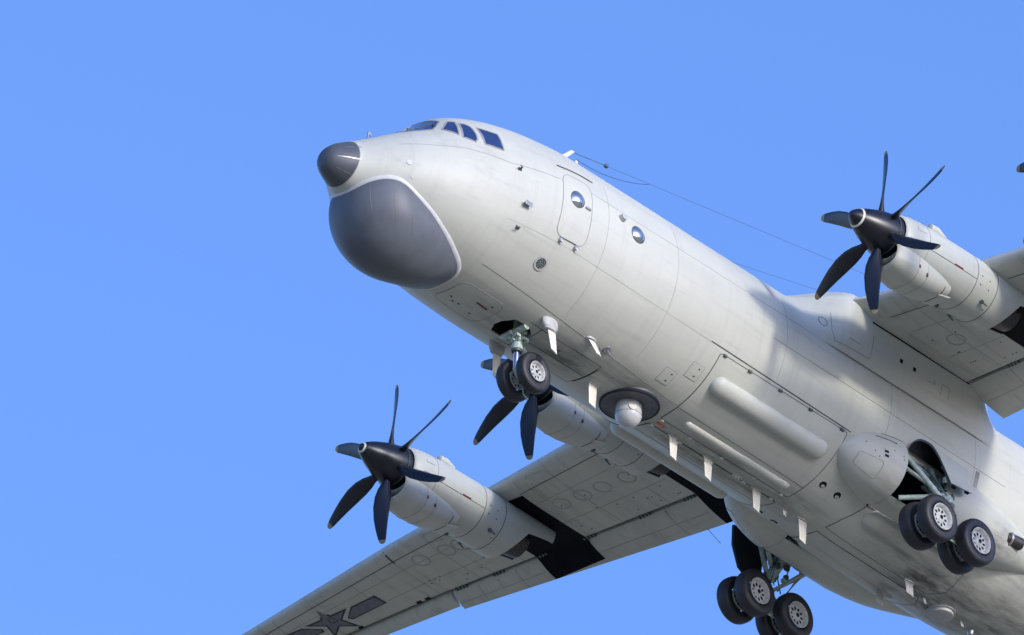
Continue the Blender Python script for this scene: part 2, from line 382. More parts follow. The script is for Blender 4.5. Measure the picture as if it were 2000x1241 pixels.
# fine joints of the radome shell
for k, (i0, f) in enumerate(((22, .5), (31, .55), (41, .62), (53, .45), (12, .35))):
    n = int(56 * f); pth = np.array([RG[j][i0] + (RG[j][i0] - RO) / np.linalg.norm(RG[j][i0] - RO) * .001 for j in range(2, n)])
    V, F = tube(pth, .005, 5); mk('shell_joint', V, F, simple('joint_line', (.15, .15, .155), .5) if k == 0 else bpy.data.materials['joint_line'], chin)

def window(outl, name='cockpit_window', fw=.035, dome=0., mat=M_glass, off=.004):
    V, F = patch(Fsf, outl, off, 6, dome); w = mk(name, V, F, mat)
    V, F = ribbon(Fsf, outl, fw, .010, True); mk('window_frame', V, F, M_seaml, w); return w
def pl(pts, n=6): return poly(list(pts) + [pts[0]], n)[:-1]
for sg in (1, -1):
    window(pl([(2.01, sg * 44.5), (2.27, sg * 35), (2.385, sg * 39), (2.225, sg * 58.5)]))
    window(pl([(2.43, sg * 41.8), (2.53, sg * 43.5), (2.61, sg * 48), (2.62, sg * 58), (2.60, sg * 63.5), (2.53, sg * 66.5), (2.28, sg * 61.3)]))
    window(pl([(2.75, sg * 48.8), (3.19, sg * 53.8), (3.18, sg * 70), (2.75, sg * 67.3)]))
    window(pl([(1.44, sg * 26.8), (1.55, sg * 10), (1.75, sg * 2.2), (2.13, sg * 1.8), (2.2, sg * 14), (2.19, sg * 30), (1.89, sg * 39.2)]), 'windscreen_pane')
    # wiper
    w0 = Fs(1.52, sg * 27, .03)[0]; w1 = Fs(1.75, sg * 31, .05)[0]; w2 = Fs(2.02, sg * 30, .035)[0]; w3 = Fs(1.98, sg * 37, .03)[0]; w4 = Fs(2.10, sg * 26, .03)[0]
    b = MB(); b.add(*tube([w0, w1, w2], .014, 6)); b.add(*tube([w3, w2, w4], .012, 6)); b.add(*lathe([(-.03, .03), (.03, .03)], w0, (0, 0, 1), 10)); b.build('windscreen_wiper', M_gearD)
# small probe on top of the nose
b = MB(); p, n = Fs(.78, 12, 0.); b.add(*tube([p, p + np.array([.03, 0, .13])], [.022, .018], 8)); b.add(*boxm(p + np.array([.05, 0, .14]), .1, .03, .07)); b.build('air_temperature_probe', M_steel)

# ------------------------------------------------------------------ seams, door, portholes, small fittings on the fuselage
seam(poly([(1.0, 62), (1.76, 68.5), (2.5, 75), (3.32, 79), (4.64, 77.5)], 10), .012, M_seaml)
seam(line((5.56, 76), (12.5, 76), 40), .007, M_seaml)
seam(line((3.5, 117), (9.8, 119), 30), .006, M_seaml)
seam(line((9.6, 118.6), (14.0, 120.2), 30), .026)                    # gutter above the weapon bay door
seam(line((6.2, 155), (9.9, 161.8), 24), .010, M_seaml); seam(line((3.6, 150), (7.8, 158), 24), .008)
seam(line((11.2, 96), (18.6, 97), 40), .007)
for sx in (6.05, 8.2, 11.6, 14.9, 17.6): seam([(sx, t) for t in np.linspace(62, 150 if sx < 9 or sx > 14.5 else 118, 40)], .006, M_seaml)
seam([(17.72, t) for t in np.linspace(98, 111, 12)], .12, M_seaml)
door_o = rrect(4.7, 5.53, 71.5, 113.5, .2, 6)
V, F = patch(Fsf, door_o, .006, 8); door = mk('crew_door', V, F, M_panel)
V, F = ribbon(Fsf, door_o, .016, .008, True); mk('door_gap', V, F, M_seaml, door)
V, F = ribbon(Fsf, line((4.85, 113.6), (5.32, 113.6), 8), .022, .010); mk('sill_gap', V, F, M_seam, door)
for s in (4.88, 5.31):
    p, n = Fs(s, 115.3, .03); b = MB(); b.add(*boxm(p, .07, .05, .08)); b.add(*tube([p + n * .02, p + n * .02 + np.array([.05, 0, -.05])], .015, 6)); b.build('hinge', M_steel, door)
p, n = Fs(5.40, 89.5, .02); b = MB(); b.add(*boxm(p, .15, .05, .035)); b.build('handle', M_steel, door)
def porthole(s, t, parent=None, r=.185):
    rt = math.degrees(r / 2.1); V, F = patch(Fsf, ell(s, t, r, rt, 40), .004, 8, .07); w = mk('window' if parent else 'porthole', V, F, M_port, parent)
    V, F = ribbon(Fsf, ell(s, t, r + .004, rt * 1.03, 40), .018, .010, True); mk('window_rim', V, F, M_seam, parent or w)
porthole(5.10, 86.8, door); porthole(6.94, 85.3)
seam(line((4.60, 66.8), (5.66, 65.5), 14), .032, M_seam, 'rain_gutter', off=.012)
def stubc(s, t, r, h, mat=M_steel, name='sensor_stub', lean=(0, 0, 0)):
    p, n = Fs(s, t, -.01); V, F = lathe([(0, r * 1.15), (h * .5, r * 1.1), (h * .55, r), (h, r * .95), (h + .01, r * .6)], p, n + np.array(lean), 20); return mk(name, V, F, mat)
stubc(6.45, 80.8, .075, .10, M_mid, 'round_antenna')
def pitot(s, t, ln=.14):
    p, n = Fs(s, t, 0); b = MB(); b.add(*tube([p, p + n * .09, p + n * .11 - np.array([ln, 0, 0])], [.022, .018, .012], 8)); b.add(*boxm(p + n * .01, .09, .03, .06)); return b.build('pitot_probe', M_gearD)
pitot(3.53, 82, .07); pitot(3.79, 119.8, .09)
p, n = Fs(3.80, 104, 0); b = MB(); tz = np.cross(n, [1, 0, 0])
b.add(*boxm(p + n * .05, .17, .02, .12, (np.array([1, 0, 0.]), tz, n))); b.add(*boxm(p + n * .1, .2, .09, .02, (np.array([1, 0, 0.]), tz, n))); b.build('angle_vane', M_steel)
p, n = Fs(1.14, 94.2, .0); b = MB(); b.add(*lathe([(0, .055), (.012, .055)], p, n, 14)); b.build('static_port', M_rim)
p, n = Fs(1.27, 111.5, .0); b = MB(); b.add(*lathe([(0, .03), (.012, .03)], p, n, 12)); b.build('static_port', M_rim)
# lamp cluster low on the flank
lc = ell(4.73, 132.6, .14, 3.9, 36); V, F = patch(Fsf, lc, .004, 4); lamp = mk('lamp_cluster', V, F, M_gearD)
V, F = ribbon(Fsf, lc, .04, .016, True); mk('lamp_rim', V, F, M_mid, lamp)
for rr_, nn_ in ((0, 1), (.045, 5), (.09, 10)):
    for k in range(nn_):
        a = 2 * PI * k / nn_; p, n = Fs(4.73 + rr_ * math.cos(a), 132.6 + math.degrees(rr_ / 2.1) * math.sin(a), .006)
        V, F = lathe([(0, .018), (.012, .014)], p, n, 8); mk('lamp', V, F, M_steel, lamp)
# square access covers, red marks
for s, t in ((9.13, 149.5), (9.62, 138.6)):
    o = rrect(s - .17, s + .17, t - 5, t + 5, .02, .6, 3); V, F = patch(Fsf, o, .005, 4); c = mk('access_cover', V, F, M_panel)
    V, F = ribbon(Fsf, o, .010, .006, True); mk('cover_gap', V, F, M_seaml, c)
    for ds, dt in ((.06, -2.5), (.05, 2.6)):
        V, F = ribbon(Fsf, line((s + ds - .02, t + dt), (s + ds + .03, t + dt), 3), .03, .008); mk('latch', V, F, M_seam, c)
seam(line((11.22, 56.5), (11.33, 63.5), 8), .035, simple('red_stencil', (.42, .16, .16), .5), 'red_stencil')
# belly hatch forward of the nose wheel
ho = rrect(3.62, 4.86, -194, -166, .24, 6); V, F = patch(Fsf, ho, .006, 8); hatch = mk('belly_hatch', V, F, M_panel)
V, F = ribbon(Fsf, ho, .012, .009, True); mk('hatch_gap', V, F, M_seaml, hatch)
V, F = ribbon(Fsf, line((4.31, 175.2), (4.64, 175.8), 6), .045, .012); mk('red_mark', V, F, M_red, hatch)
for ds, t in ((3.8, 183), (3.95, 186), (4.1, 185), (4.5, 187), (4.62, 172)):
    V, F = ribbon(Fsf, line((ds, t), (ds + .06, t), 3), .035, .01); mk('latch', V, F, M_seam, hatch)
# closed nose-wheel doors
for t0, t1 in ((166.6, 179.9), (180.1, 193.4)):
    o = rrect(5.95, 7.76, t0, t1, .02, .3, 2); V, F = patch(Fsf, o, .007, 6); d = mk('nose_gear_door', V, F, M_panel)
    V, F = ribbon(Fsf, o, .009, .010, True); mk('door_gap', V, F, M_seam, d)
seam([(7.79, t) for t in np.linspace(170, 190, 14)], .035); seam(line((5.6, 166), (5.95, 166.6), 4), .014); seam(line((5.6, 194), (5.95, 193.4), 4), .014)
V, F = ribbon(Fsf, line((6.55, 173), (6.75, 173), 5), .035, .014); mk('red_mark', V, F, M_red, fuselage)

# weapon bay doors with their bulges
def sausage(s0, s1, t, r, h, n=46, m=18):
    """bulge on the skin: length along s, half-width r (m), height h"""
    secs = []
    for i in range(n + 1):
        s = s0 + (s1 - s0) * (.5 - .5 * math.cos(PI * i / n)); e = min(s - s0, s1 - s); k = math.sqrt(max(0, 1 - (1 - min(1, e / r)) ** 2)); a = np.linspace(0, PI, m + 1)
        secs.append(Fs(np.full(m + 1, s), t + math.degrees(r / 2.1) * k * np.cos(a), (-.015 + h * k * np.abs(np.sin(a)) ** .8)[:, None])[0])
    return loft(secs, False)
for sg in (1, -1):
    o = rrect(9.95, 13.93, *sorted((sg * 121.5, sg * 175.6)), .10, 1.2, 5); V, F = patch(Fsf, o, .009, 14); wd_ = mk('weapon_bay_door', V, F, M_panel)
    V, F = ribbon(Fsf, o, .013, .013, True); mk('door_gap', V, F, M_seam, wd_)
    V, F = ribbon(Fsf, line((9.97, sg * 162), (13.95, sg * 163.5), 24), .008, .013); mk('door_fold', V, F, M_seam, wd_)
    V, F = sausage(10.14, 13.68, sg * 138.4, .215, .20); mk('large_bulge', V, F, M_panel, wd_)
    V, F = sausage(10.43, 13.68, sg * 168.8, .10, .10); mk('narrow_bulge', V, F, M_panel, wd_)
    for s in (10.08, 10.85, 11.8, 12.75, 13.75):
        p, n = Fs(s, sg * 121.8, .02); mk('hinge', *boxm(p, .1, .05, .05), M_gearD, wd_, smooth=False)
    for s in (10.03, 10.9, 11.9, 12.9, 13.75):
        p, n = Fs(s, sg * 176.2, .02); mk('latch', *boxm(p, .09, .045, .03), M_white, wd_, smooth=False)
seam(line((9.9, 186), (13.95, 186), 20), .018)
o = ell(12.66, 183.0, .13, 2.2, 28); V, F = patch(Fsf, o, .02, 4); c = mk('antenna_plate', V, F, M_white)
for k in range(6):
    a = 2 * PI * k / 6; p, n = Fs(12.66 + .09 * math.cos(a), 183 + 1.5 * math.sin(a), .021); V, F = lathe([(0, .012), (.006, .012)], p, n, 8); mk('screw', V, F, M_seam, c)
o = ell(10.15, 180.3, .14, 1.1, 24); V, F = patch(Fsf, o, .01, 4, .03); mk('beacon_lens', V, F, M_orange)
for s, t in ((14.22, 154.5), (14.68, 154.7), (14.22, -154.5), (14.68, -154.7)):     # drain outlets
    V, F = patch(Fsf, ell(s, t, .085, 2.3, 24), .005, 3); w = mk('drain_outlet', V, F, M_dark)
    V, F = patch(Fsf, ell(s + .02, t + .9, .05, 1.1, 16), .008, 3, .012); mk('outlet_lip', V, F, M_mid, w)

# blade antennas
def blade(s, t, c0, c1, h, sweep, mat=M_white, thick=.035, base=True, lean=0., hb=.03):
    p, n = Fs(s, t, -.01); n = np.array([0, n[1] * .35 + lean, n[2]]); n /= np.linalg.norm(n); secs = []
    side = np.cross(n, [1, 0, 0]); x = np.array([1., 0, 0])
    for k in range(6):
        f = k / 5; c = c0 + (c1 - c0) * f; row = []
        for a in np.linspace(0, 2 * PI, 17)[:-1]:
            xx = math.cos(a) * .5; th_ = thick * (1 - .4 * f) * math.sin(a) * (.6 + .4 * math.sqrt(abs(math.sin(a)))) * .5
            row.append(p + n * (h * f + (.10 * h * (xx + .5) if k == 5 else 0)) + x * (xx * c + sweep * f) + side * th_)
        secs.append(row)
    V, F = loft(secs, True, True, True); o = mk('blade_antenna', V, F, mat, ang=50)
    if base:
        b = MB(); secs = []
        for hh, gw in ((0, 1.25), (hb, 1.22), (hb + .012, 1.1)):
            secs.append([p + n * hh + x * math.cos(a) * c0 * .5 * gw + side * math.sin(a) * .055 * gw for a in np.linspace(0, 2 * PI, 21)[:-1]])
        b.add(*loft(secs, True, True, True)); b.build('antenna_foot', M_mid, o)
    return o
for sg in (1, -1):
    p, n = Fs(5.9, sg * 159.2, 0); nn_ = np.array([0, n[1] * .3, n[2]]); nn_ /= np.linalg.norm(nn_); side = np.cross(nn_, [1, 0, 0])
    secs = [[p + nn_ * hh + np.array([math.cos(a) * .23 * g_ + .05 * hh, 0, 0]) + side * math.sin(a) * .10 * g_ for a in np.linspace(0, 2 * PI, 25)[:-1]] for hh, g_ in ((-.06, 1.0), (.10, .97), (.17, .86), (.19, .72), (.22, .74), (.23, .66))]
    V, F = loft(secs, True, False, True); ped = mk('antenna_pedestal', V, F, M_mid)
    a = blade(5.93, sg * 159.2, .27, .17, .70, .07, base=False)
blade(7.0, 154.8, .22, .13, .30, .22); blade(8.1, 181.4, .26, .2, .50, .03); blade(10.66, 183., .27, .19, .50, .05); blade(11.71, 182.2, .27, .19, .50, .05)
blade(13.28, 183.4, .27, .19, .50, .05); blade(14.74, 183.2, .27, .19, .50, .05); blade(14.26, 185.6, .12, .09, .14, .02, base=False)
blade(17.85, 176, .25, .22, .30, .05, M_mid); blade(17.85, 199, .25, .22, .34, .05, M_mid); blade(18.55, 181, .10, .08, .12, .05, M_mid, base=False); blade(19.75, 181, .10, .08, .12, .05, M_mid, base=False)
p, n = Fs(7.5, 155, 0); b = MB(); b.add(*lathe([(0, .09), (.02, .085)], p, n, 16)); b.add(*tube([p, p + n * .12 + np.array([.06, 0, -.05])], .012, 6)); b.build('drain_mast', M_steel)
p, n = Fs(19.2, 183.5, 0); V, F = lathe([(0, .32), (.03, .32), (.035, .27), (.10, .27), (.11, .25)], p, (0, 0, -1), 40); mk('disc_antenna', V, F, M_mid)
p, n = Fs(20.2, 184.5, 0); V, F = lathe([(0, .09), (.05, .085), (.12, .06), (.14, .03)], p, (0, 0, -1), 16); mk('beacon_knob', V, F, M_steel)
# sensor turret in its dark recess
tc_ = np.array([9.16, 0., -2.35])
b = MB(); b.add(*lathe([(-.16, .63), (.055, .63), (.068, .61), (.060, .58), (.048, .45), (.044, .2), (.044, .01)], (9.17, 0, -2.065), (0, 0, -1), 64))
b.build('turret_recess', [M_bowl])
V, F = lathe([(.0, .632), (.06, .645), (.075, .63), (.073, .605), (.05, .60)], (9.17, 0, -2.065), (0, 0, -1), 64, False); mk('recess_rim', V, F, M_inner)
V, F = lathe([(-.32, .25), (-.2, .27)] + [(-.285 * math.cos(a), max(.285 * math.sin(a), .001)) for a in np.linspace(PI * .42, PI, 22)], tc_, (0, 0, -1), 48)
tur = mk('sensor_turret', V, F, M_tur)
ring = [tc_ + .284 * np.array([math.cos(a), math.sin(a), 0.]) + np.array([0, 0, -.03]) for a in np.linspace(0, 2 * PI, 49)]
V, F = tube(ring, .005, 5, False); mk('turret_joint', V, F, M_seam, tur)
V, F = lathe([(0, .10), (.02, .095), (.022, .08)], tc_ + np.array([-.12, .235, .06]), (-.12, .235, .06), 20); mk('optics_cover', V, F, M_white, tur)

# HF wire antennas and their mast
p = np.array([5.98, 0, 2.05]); secs = []
for k in range(7):
    f = k / 6; c = .24 - .12 * f
    secs.append([p + np.array([.95 * f + math.cos(a) * c * .5, math.sin(a) * (.045 - .02 * f), .98 * f]) for a in np.linspace(0, 2 * PI, 17)[:-1]])
V, F = loft(secs, True, True, True); mast = mk('antenna_mast', V, F, M_white)
tp = np.array([6.97, 0, 3.02]); e1 = np.array([30., 0, 6.98])
V, F = tube([tp, tp + np.array([.95, 0, .165])], .008, 6); mk('wire_lead', V, F, M_gearD, mast)
q = tp + np.array([.98, 0, .17]); V, F = lathe([(-.06, .01), (-.03, .045), (.03, .05), (.06, .012)], q, (1, 0, .17), 12); mk('insulator', V, F, M_gearD, mast)
V, F = tube([q, e1], .0034, 5); mk('antenna_wire', V, F, M_wire, mast)
V, F = tube([(9.0, 0, 2.1), (30, 0, 7.18)], .0034, 5); mk('antenna_wire', V, F, M_wire, mast)
b = MB(); b.add(*lathe([(0, .05), (.7, .04), (.72, .02)], (6.95, .1, 2.05), (0, 0, 1), 10)); stub2 = b.build('lead_in_stub', M_white)
lp = [np.array([6.97, .1, 2.8]) + np.array([2.3 * f, -.1 * f, .55 * f * f + .05 * f]) for f in np.linspace(0, 1, 14)]
V, F = tube(lp, .006, 5); mk('lead_wire', V, F, M_wire, stub2)

# ------------------------------------------------------------------ wings
def LE(y): return 13.25 + .135 * y
def ZLE(y): return 1.80 - max(0., y - 13) * .035
def GAP(y): return 17.03 - .012 * y
def TEf(y): return 18.5 - .088 * y
def KT(y): return 1. if y < 6 else 1 - .45 * (y - 6) / 13
tl = [0, .006, .02, .05, .10, .18, .3, .45, .6, .8, 1.]
dl = [0, .05, .095, .14, .18, .22, .255, .275, .285, .295, .30]
du = [0, .06, .12, .20, .28, .36, .42, .43, .38, .27, .13]
Tdl, Tdu = Tab(tl, dl), Tab(tl, du)
def Wlo(s, y):
    a = abs(y); t = (s - LE(a)) / (GAP(a) - LE(a)); return ZLE(a) - float(Tdl(t)) * KT(a)
def Wsf(s, y, off):
    e = .01; z = Wlo(s, y); gs = (Wlo(s + e, y) - Wlo(s - e, y)) / (2 * e)
    n = np.array([gs, 0, -1.]); n /= np.linalg.norm(n); return np.array([s, y, z]) + n * off, n
def Flo(s, y):
    a = abs(y); g0 = GAP(a) + .10; t = (s - g0) / (TEf(a) - g0); return Wlo(GAP(a), y) - .03 - .22 * t - .03 * math.sin(PI * min(1, max(0, t)))
def Fsf2(s, y, off):
    e = .01; gs = (Flo(s + e, y) - Flo(s - e, y)) / (2 * e); n = np.array([gs, 0, -1.]); n /= np.linalg.norm(n); return np.array([s, y, Flo(s, y)]) + n * off, n
tsamp = np.concatenate([np.linspace(0, 1, 46) ** 2.2])
YS = sorted(set(list(np.linspace(1.2, 19, 40)) + [13.0]))
def wing(sg):
    secs = []
    for y in YS:
        k = KT(y); le, gp, z = LE(y), GAP(y), ZLE(y); row = []
        for t in tsamp[::-1]: row.append((le + (gp - le) * t, sg * y, z + float(Tdu(t)) * k))
        for t in tsamp[1:]: row.append((le + (gp - le) * t, sg * y, z - float(Tdl(t)) * k))
        secs.append(row)
    A = np.array(secs); nv = A.shape[1]; V, F = loft(A, False, True, True)
    o = mk('wing', V, F, M_wing, ang=40)
    # rounded tip
    tip = [[(LE(19) + (GAP(19) - LE(19)) * t, sg * (19 + .25 * math.sin(a)), ZLE(19) + KT(19) * ((float(Tdu(t)) - float(Tdl(t))) / 2 + (float(Tdu(t)) + float(Tdl(t))) / 2 * math.cos(a))) for t in tsamp[::2]] for a in np.linspace(0, PI, 9)]
    mk('wing_tip', *loft(tip, False), M_wing, o)
    # dark cove behind the rear spar
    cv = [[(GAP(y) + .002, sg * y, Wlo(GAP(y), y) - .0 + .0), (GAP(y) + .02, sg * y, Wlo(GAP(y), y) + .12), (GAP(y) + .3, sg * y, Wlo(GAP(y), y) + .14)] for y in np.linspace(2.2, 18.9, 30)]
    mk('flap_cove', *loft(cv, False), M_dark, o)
    def flap(y0, y1, name, te, drop=1.0, n=24):
        ss = []
        for y in np.linspace(y0, y1, n):
            g0 = GAP(y) + .10; zb = Wlo(GAP(y), y) - .03; t_ = te(y); row = []
            for t in np.linspace(1, 0, 14): row.append((g0 + (t_ - g0) * t ** 1.6, sg * y, zb - .22 * drop * t ** 1.6 + (.26 * (1 - t ** 1.6) ** .8 * min(1, (t ** 1.6) * 9) ** .5 if t > 0 else 0) + .012 + (.10 if t == 0 else 0)))
            for t in np.linspace(0, 1, 14)[1:]:
                u = t ** 1.6; row.append((g0 + (t_ - g0) * u, sg * y, zb - .22 * drop * u - .03 * math.sin(PI * u) + (.04 * (1 - min(1, u * 8)))))
            ss.append(row)
        return mk(name, *loft(ss, True, True, True), M_wing, o, ang=40)
    flap(2.2, 12.72, 'flap', TEf)
    flap(12.8, 18.9, 'aileron', lambda y: 17.32 - .055 * (y - 12.8), .7)
    # brackets in the cove
    for y in (3.4, 5.6, 6.9, 8.5, 9.9, 11.2, 12.3):
        for k in range(4): mk('flap_track', *boxm((GAP(y) + .05, sg * (y + .09 * k), Wlo(GAP(y), y) + .0), .10, .045, .05), M_gearD, o, smooth=False)
    V, F = tube([(GAP(y) + .055, sg * y, Wlo(GAP(y), y) + .035) for y in np.linspace(2.4, 12.6, 12)], .028, 8); mk('drive_shaft', V, F, M_gearD, o)
    # heat-resistant black paint behind the exhausts
    for yc in (4.83, 9.5):
        ya_, yb_ = yc - (.79 if yc > 6 else .67), yc + .67
        g = [[Wsf(GAP(yc) - .03, sg * y, .007)[0] for y in np.linspace(ya_, yb_, 5)], [np.array([GAP(yc) + .05, sg * y, Wlo(GAP(yc), y) - .016]) for y in np.linspace(ya_, yb_, 5)], [Fsf2(GAP(yc) + .15, sg * y, .009)[0] for y in np.linspace(ya_, yb_, 5)]]
        mk('black_gap_seal', *loft(g, False), M_soot, o)
        g = [[Wsf(s, sg * y, .004)[0] for y in np.linspace(yc - (.79 if yc > 6 else .67), yc + .67, 5)] for s in np.linspace(14.9 if yc > 6 else 14.75, GAP(yc) - .012, 20)]
        mk('black_exhaust_panel', *loft(g, False), M_soot, o)
        g = [[Fsf2(GAP(yc) + .13 + (TEf(yc) - .06 - GAP(yc) - .13) * k / 10, sg * y, .006)[0] for y in np.linspace(yc - (.79 if yc > 6 else .67), yc + .67, 5)] for k in range(11)]
        mk('black_exhaust_panel', *loft(g, False), M_soot, o)
    def ws(path, w=.014, mat=M_seaml, name='panel_seam', closed=False, sf=Wsf, off=.003):
        V, F = ribbon(sf, [(a, sg * b) for a, b in path], w, off, closed); return mk(name, V, F, mat, o)
    for f, w_, m_ in ((.17, .02, M_seam), (.36, .010, M_seaml), (.72, .012, M_seaml)):
        for ya, yb in ((2.6, 4.1), (5.6, 8.75), (10.25, 18.8)):
            ws([(LE(y) + (GAP(y) - LE(y)) * f, y) for y in np.linspace(ya, yb, 24)], w_, m_)
    for y in (3.3, 6.2, 7.6, 8.6, 10.5, 11.8, 13.0, 14.4, 16.9):
        for a, b in ((.02, .17), (.17, .72), (.72, .99)):
            if random.random() < .85: ws([(LE(y) + (GAP(y) - LE(y)) * (a + (b - a) * t), y) for t in np.linspace(0, 1, 10)], .010)
    ws([(LE(13) + (GAP(13) - LE(13)) * t, 13.) for t in np.linspace(.01, .2, 6)], .05, M_seam)
    for y in (6.27, 6.98, 7.57, 8.19, 11.22, 11.63, 12.4, 3.2):    # fuel tank access covers
        ws([(15.6 + .21 * math.sin(a), y + .19 * math.cos(a)) for a in np.linspace(0, 2 * PI, 30)[:-1]], .045, M_ring, 'tank_cover_ring', True)
    for y in (8.0, 11.5): 
        ws([(a, b) for a, b in rrect(LE(y) + .13, LE(y) + .42, y - .35, y + .25, .03, .03, 3)], .012, M_seaml, 'access_panel', True)
    for k in range(46):                                            # fasteners
        y = random.choice((random.uniform(5.7, 8.7), random.uniform(10.3, 13), random.uniform(2.6, 4.1))); f = random.choice((.76, .84, .92, .5, .7))
        ws(line((LE(y) + (GAP(y) - LE(y)) * f, y), (LE(y) + (GAP(y) - LE(y)) * f + .035, y), 2), .035, M_seam, 'fastener')
    for y in (3.4, 6.5, 10.9, 12.):
        ws([(GAP(y) + .13 + (TEf(y) - GAP(y) - .15) * t, y) for t in np.linspace(0, 1, 8)], .010, M_seaml, sf=Fsf2)
    for ya, yb in ((2.3, 4.1), (5.6, 8.75), (10.25, 12.7)):
        ws([(GAP(y) + .13 + (TEf(y) - GAP(y)) * .42, y) for y in np.linspace(ya, yb, 12)], .012, M_seaml, sf=Fsf2)
    for y in (13.3, 13.55, 15.3):
        ws([(GAP(y) - .02, y), (GAP(y) - .02, y + .14)], .10, M_dark, 'hinge_slot')
    # star and bars
    cx, cy, Rr = 16.25, 15.72, .67
    def decal(pts, mat, off, name='emblem'):
        P = [Wsf(a, sg * b, off)[0] for a, b in pts]; P2 = [p - np.array([0, 0, -.004]) for p in P]; n = len(P)
        bm = bmesh.new(); vs = [bm.verts.new((-p[0], p[1], p[2])) for p in P]; bm.faces.new(vs); bmesh.ops.triangulate(bm, faces=bm.faces)
        me = bpy.data.meshes.new(name); bm.to_mesh(me); bm.free(); me.materials.append(mat); ob = bpy.data.objects.new(name, me); COL.objects.link(ob); ob.parent = o
    def star(R1, k=.382): return [(cx - (R1 if i % 2 == 0 else R1 * k) * math.cos(PI * i / 5), cy + (R1 if i % 2 == 0 else R1 * k) * math.sin(PI * i / 5)) for i in range(10)]
    decal(star(Rr), M_emD, .004, 'star_outline'); decal(star(Rr * .78), M_emL, .007, 'star')
    for m in (1, -1):
        bar = [(16.06, .75), (16.03, 1.5), (16.42, 1.52), (16.47, .43), (16.36, .375)]
        c = np.mean(bar, 0); decal([(a, cy + m * b) for a, b in bar], M_emD, .004, 'bar_outline')
        decal([(c[0] + (a - c[0]) * .80, cy + m * (c[1] + (b - c[1]) * .91)) for a, b in bar], M_emL, .007, 'bar')
    for pa in ([(16.093, 15.731), (16.076, 15.611), (16.233, 15.581)], [(16.154, 15.73), (16.262, 15.772)], [(16.321, 15.751), (16.289, 15.547)]):
        ws(pa, .022, M_emD, 'star_character', off=.010)
    return o
for sg in (1, -1): wing(sg)
# static wick on the flap
V, F = tube([(TEf(6) - .02, -6, Flo(TEf(6), -6)), (TEf(6) + .35, -5.95, Flo(TEf(6), -6) - .2)], .008, 5); mk('static_wick', V, F, M_gearD)

# wing-root fairing
secs = []
for y in np.linspace(-2.95, 2.95, 61):
    a = abs(y); q = max(0., (2.95 - a) / 1.35); q = min(q, 1.4)
    le = LE(a) - .62 * q ** 2; te = 17.2 + .9 * min(1, q) ** 1.3
    zlow = 1.54 - .06 * min(1.2, q) ** 2; ztop = 2.18 + .16 * min(1, q); zl = ZLE(a) - .18 * q ** 2; row = []
    for t in np.linspace(1, 0, 30):
        u = t ** 1.8; row.append((le + (te - le) * u, y, zl + (ztop - zl) * math.sin(PI * min(1, u * 2.2 + .0) / 2) ** .6 * (1 if u < .62 else 1 - ((u - .62) / .38) ** 2 * .55)))
    for t in np.linspace(0, 1, 30)[1:]:
        u = t ** 1.8; row.append((le + (te - le) * u, y, zl + (zlow - zl) * math.sin(PI * min(1, u * 3.2) / 2) ** .8 + (0 if u < .7 else (u - .7) / .3 * (.25))))
    secs.append(row)
V, F = loft(secs, True, True, True); fair = mk('wing_root_fairing', V, F, M_panel, ang=50)
def sstep(a, b, x): x = min(1, max(0, (x - a) / (b - a))); return x * x * (3 - 2 * x)
def FairS(s):
    f = sstep(12.1, 13.5, s) * (1 - sstep(17.3, 19.0, s)); ft = sstep(12.3, 13.6, s) * (1 - sstep(17.2, 18.8, s))
    half = [(76, 2.07, .50), (68, 2.17, .78), (58, 2.21, 1.05), (50, 2.23, 1.30), (43, 2.26, 1.55), (38, 2.25, 1.80), (30, 2.1, 2.02), (22, 1.75, 2.17), (14, 1.2, 2.28), (7, .6, 2.33), (0, 0, 2.35)]
    P = []
    for i, (t, y, z) in enumerate(half):
        g = ft if i > 5 else f; b_ = Fs(s, t, -.02)[0]; P.append((s, b_[1] + (y - b_[1]) * g, b_[2] + (z - b_[2]) * g))
    P = np.array(P); n = len(P); u = np.linspace(0, n - 1, 41); H = np.stack([pch(range(n), P[:, k], u) for k in range(3)], -1)
    return np.vstack([H, H[-2::-1] * np.array([1, -1, 1])])
V, F = loft([FairS(s_) for s_ in np.linspace(12.0, 20.5, 90)], False); cen_f = mk('centre_section_fairing', V, F, M_panel, ang=60)
def fsf(s, k, off):
    r = FairS(s); i = int(k); p = r[i] + (r[min(i + 1, 80)] - r[i]) * (k - i); t = r[min(i + 1, 80)] - r[max(i - 1, 0)]; n = np.cross(np.array([1., 0, 0]), t); n /= np.linalg.norm(n)
    if n[1] * (1 if k < 40 else -1) < 0 and abs(n[1]) > .1 or n[2] < -.6: n = -n
    return p + n * off, n
for k0, m_ in ((15.2, 1), (64.8, -1)):
    seam(line((14.0, k0), (17.1, k0), 30), .035, M_soot, 'wing_joint', cen_f, .006, False, fsf)
    for s_, kk, ww in ((14.96, 8, .09), (15.38, 8, .09)):
        k1 = kk if m_ > 0 else 80 - kk; seam(line((s_, k1), (s_ + .09, k1), 3), ww, M_soot, 'vent_square', cen_f, .006, False, fsf)
    for pa in ([(12.95, 12), (12.95, 5), (13.05, 2), (14.1, 2.5)], [(14.1, 2.5), (14.1, 11)], [(15.85, 7), (16.1, 7.5), (16.05, 9)], [(16.3, 5), (16.3, 9), (16.55, 9), (16.55, 5)], [(13.4, 5), (13.75, 5)]):
        seam(poly([(a, b if m_ > 0 else 80 - b) for a, b in pa], 8), .012, M_seaml, 'panel_seam', cen_f, .005, False, fsf)
    seam([(12.76 + .09 * math.cos(a), (7 + 1.6 * math.sin(a)) if m_ > 0 else 80 - (7 + 1.6 * math.sin(a))) for a in np.linspace(0, 2 * PI, 20)[:-1]], .025, M_seaml, 'lamp_ring', cen_f, .006, True, fsf)

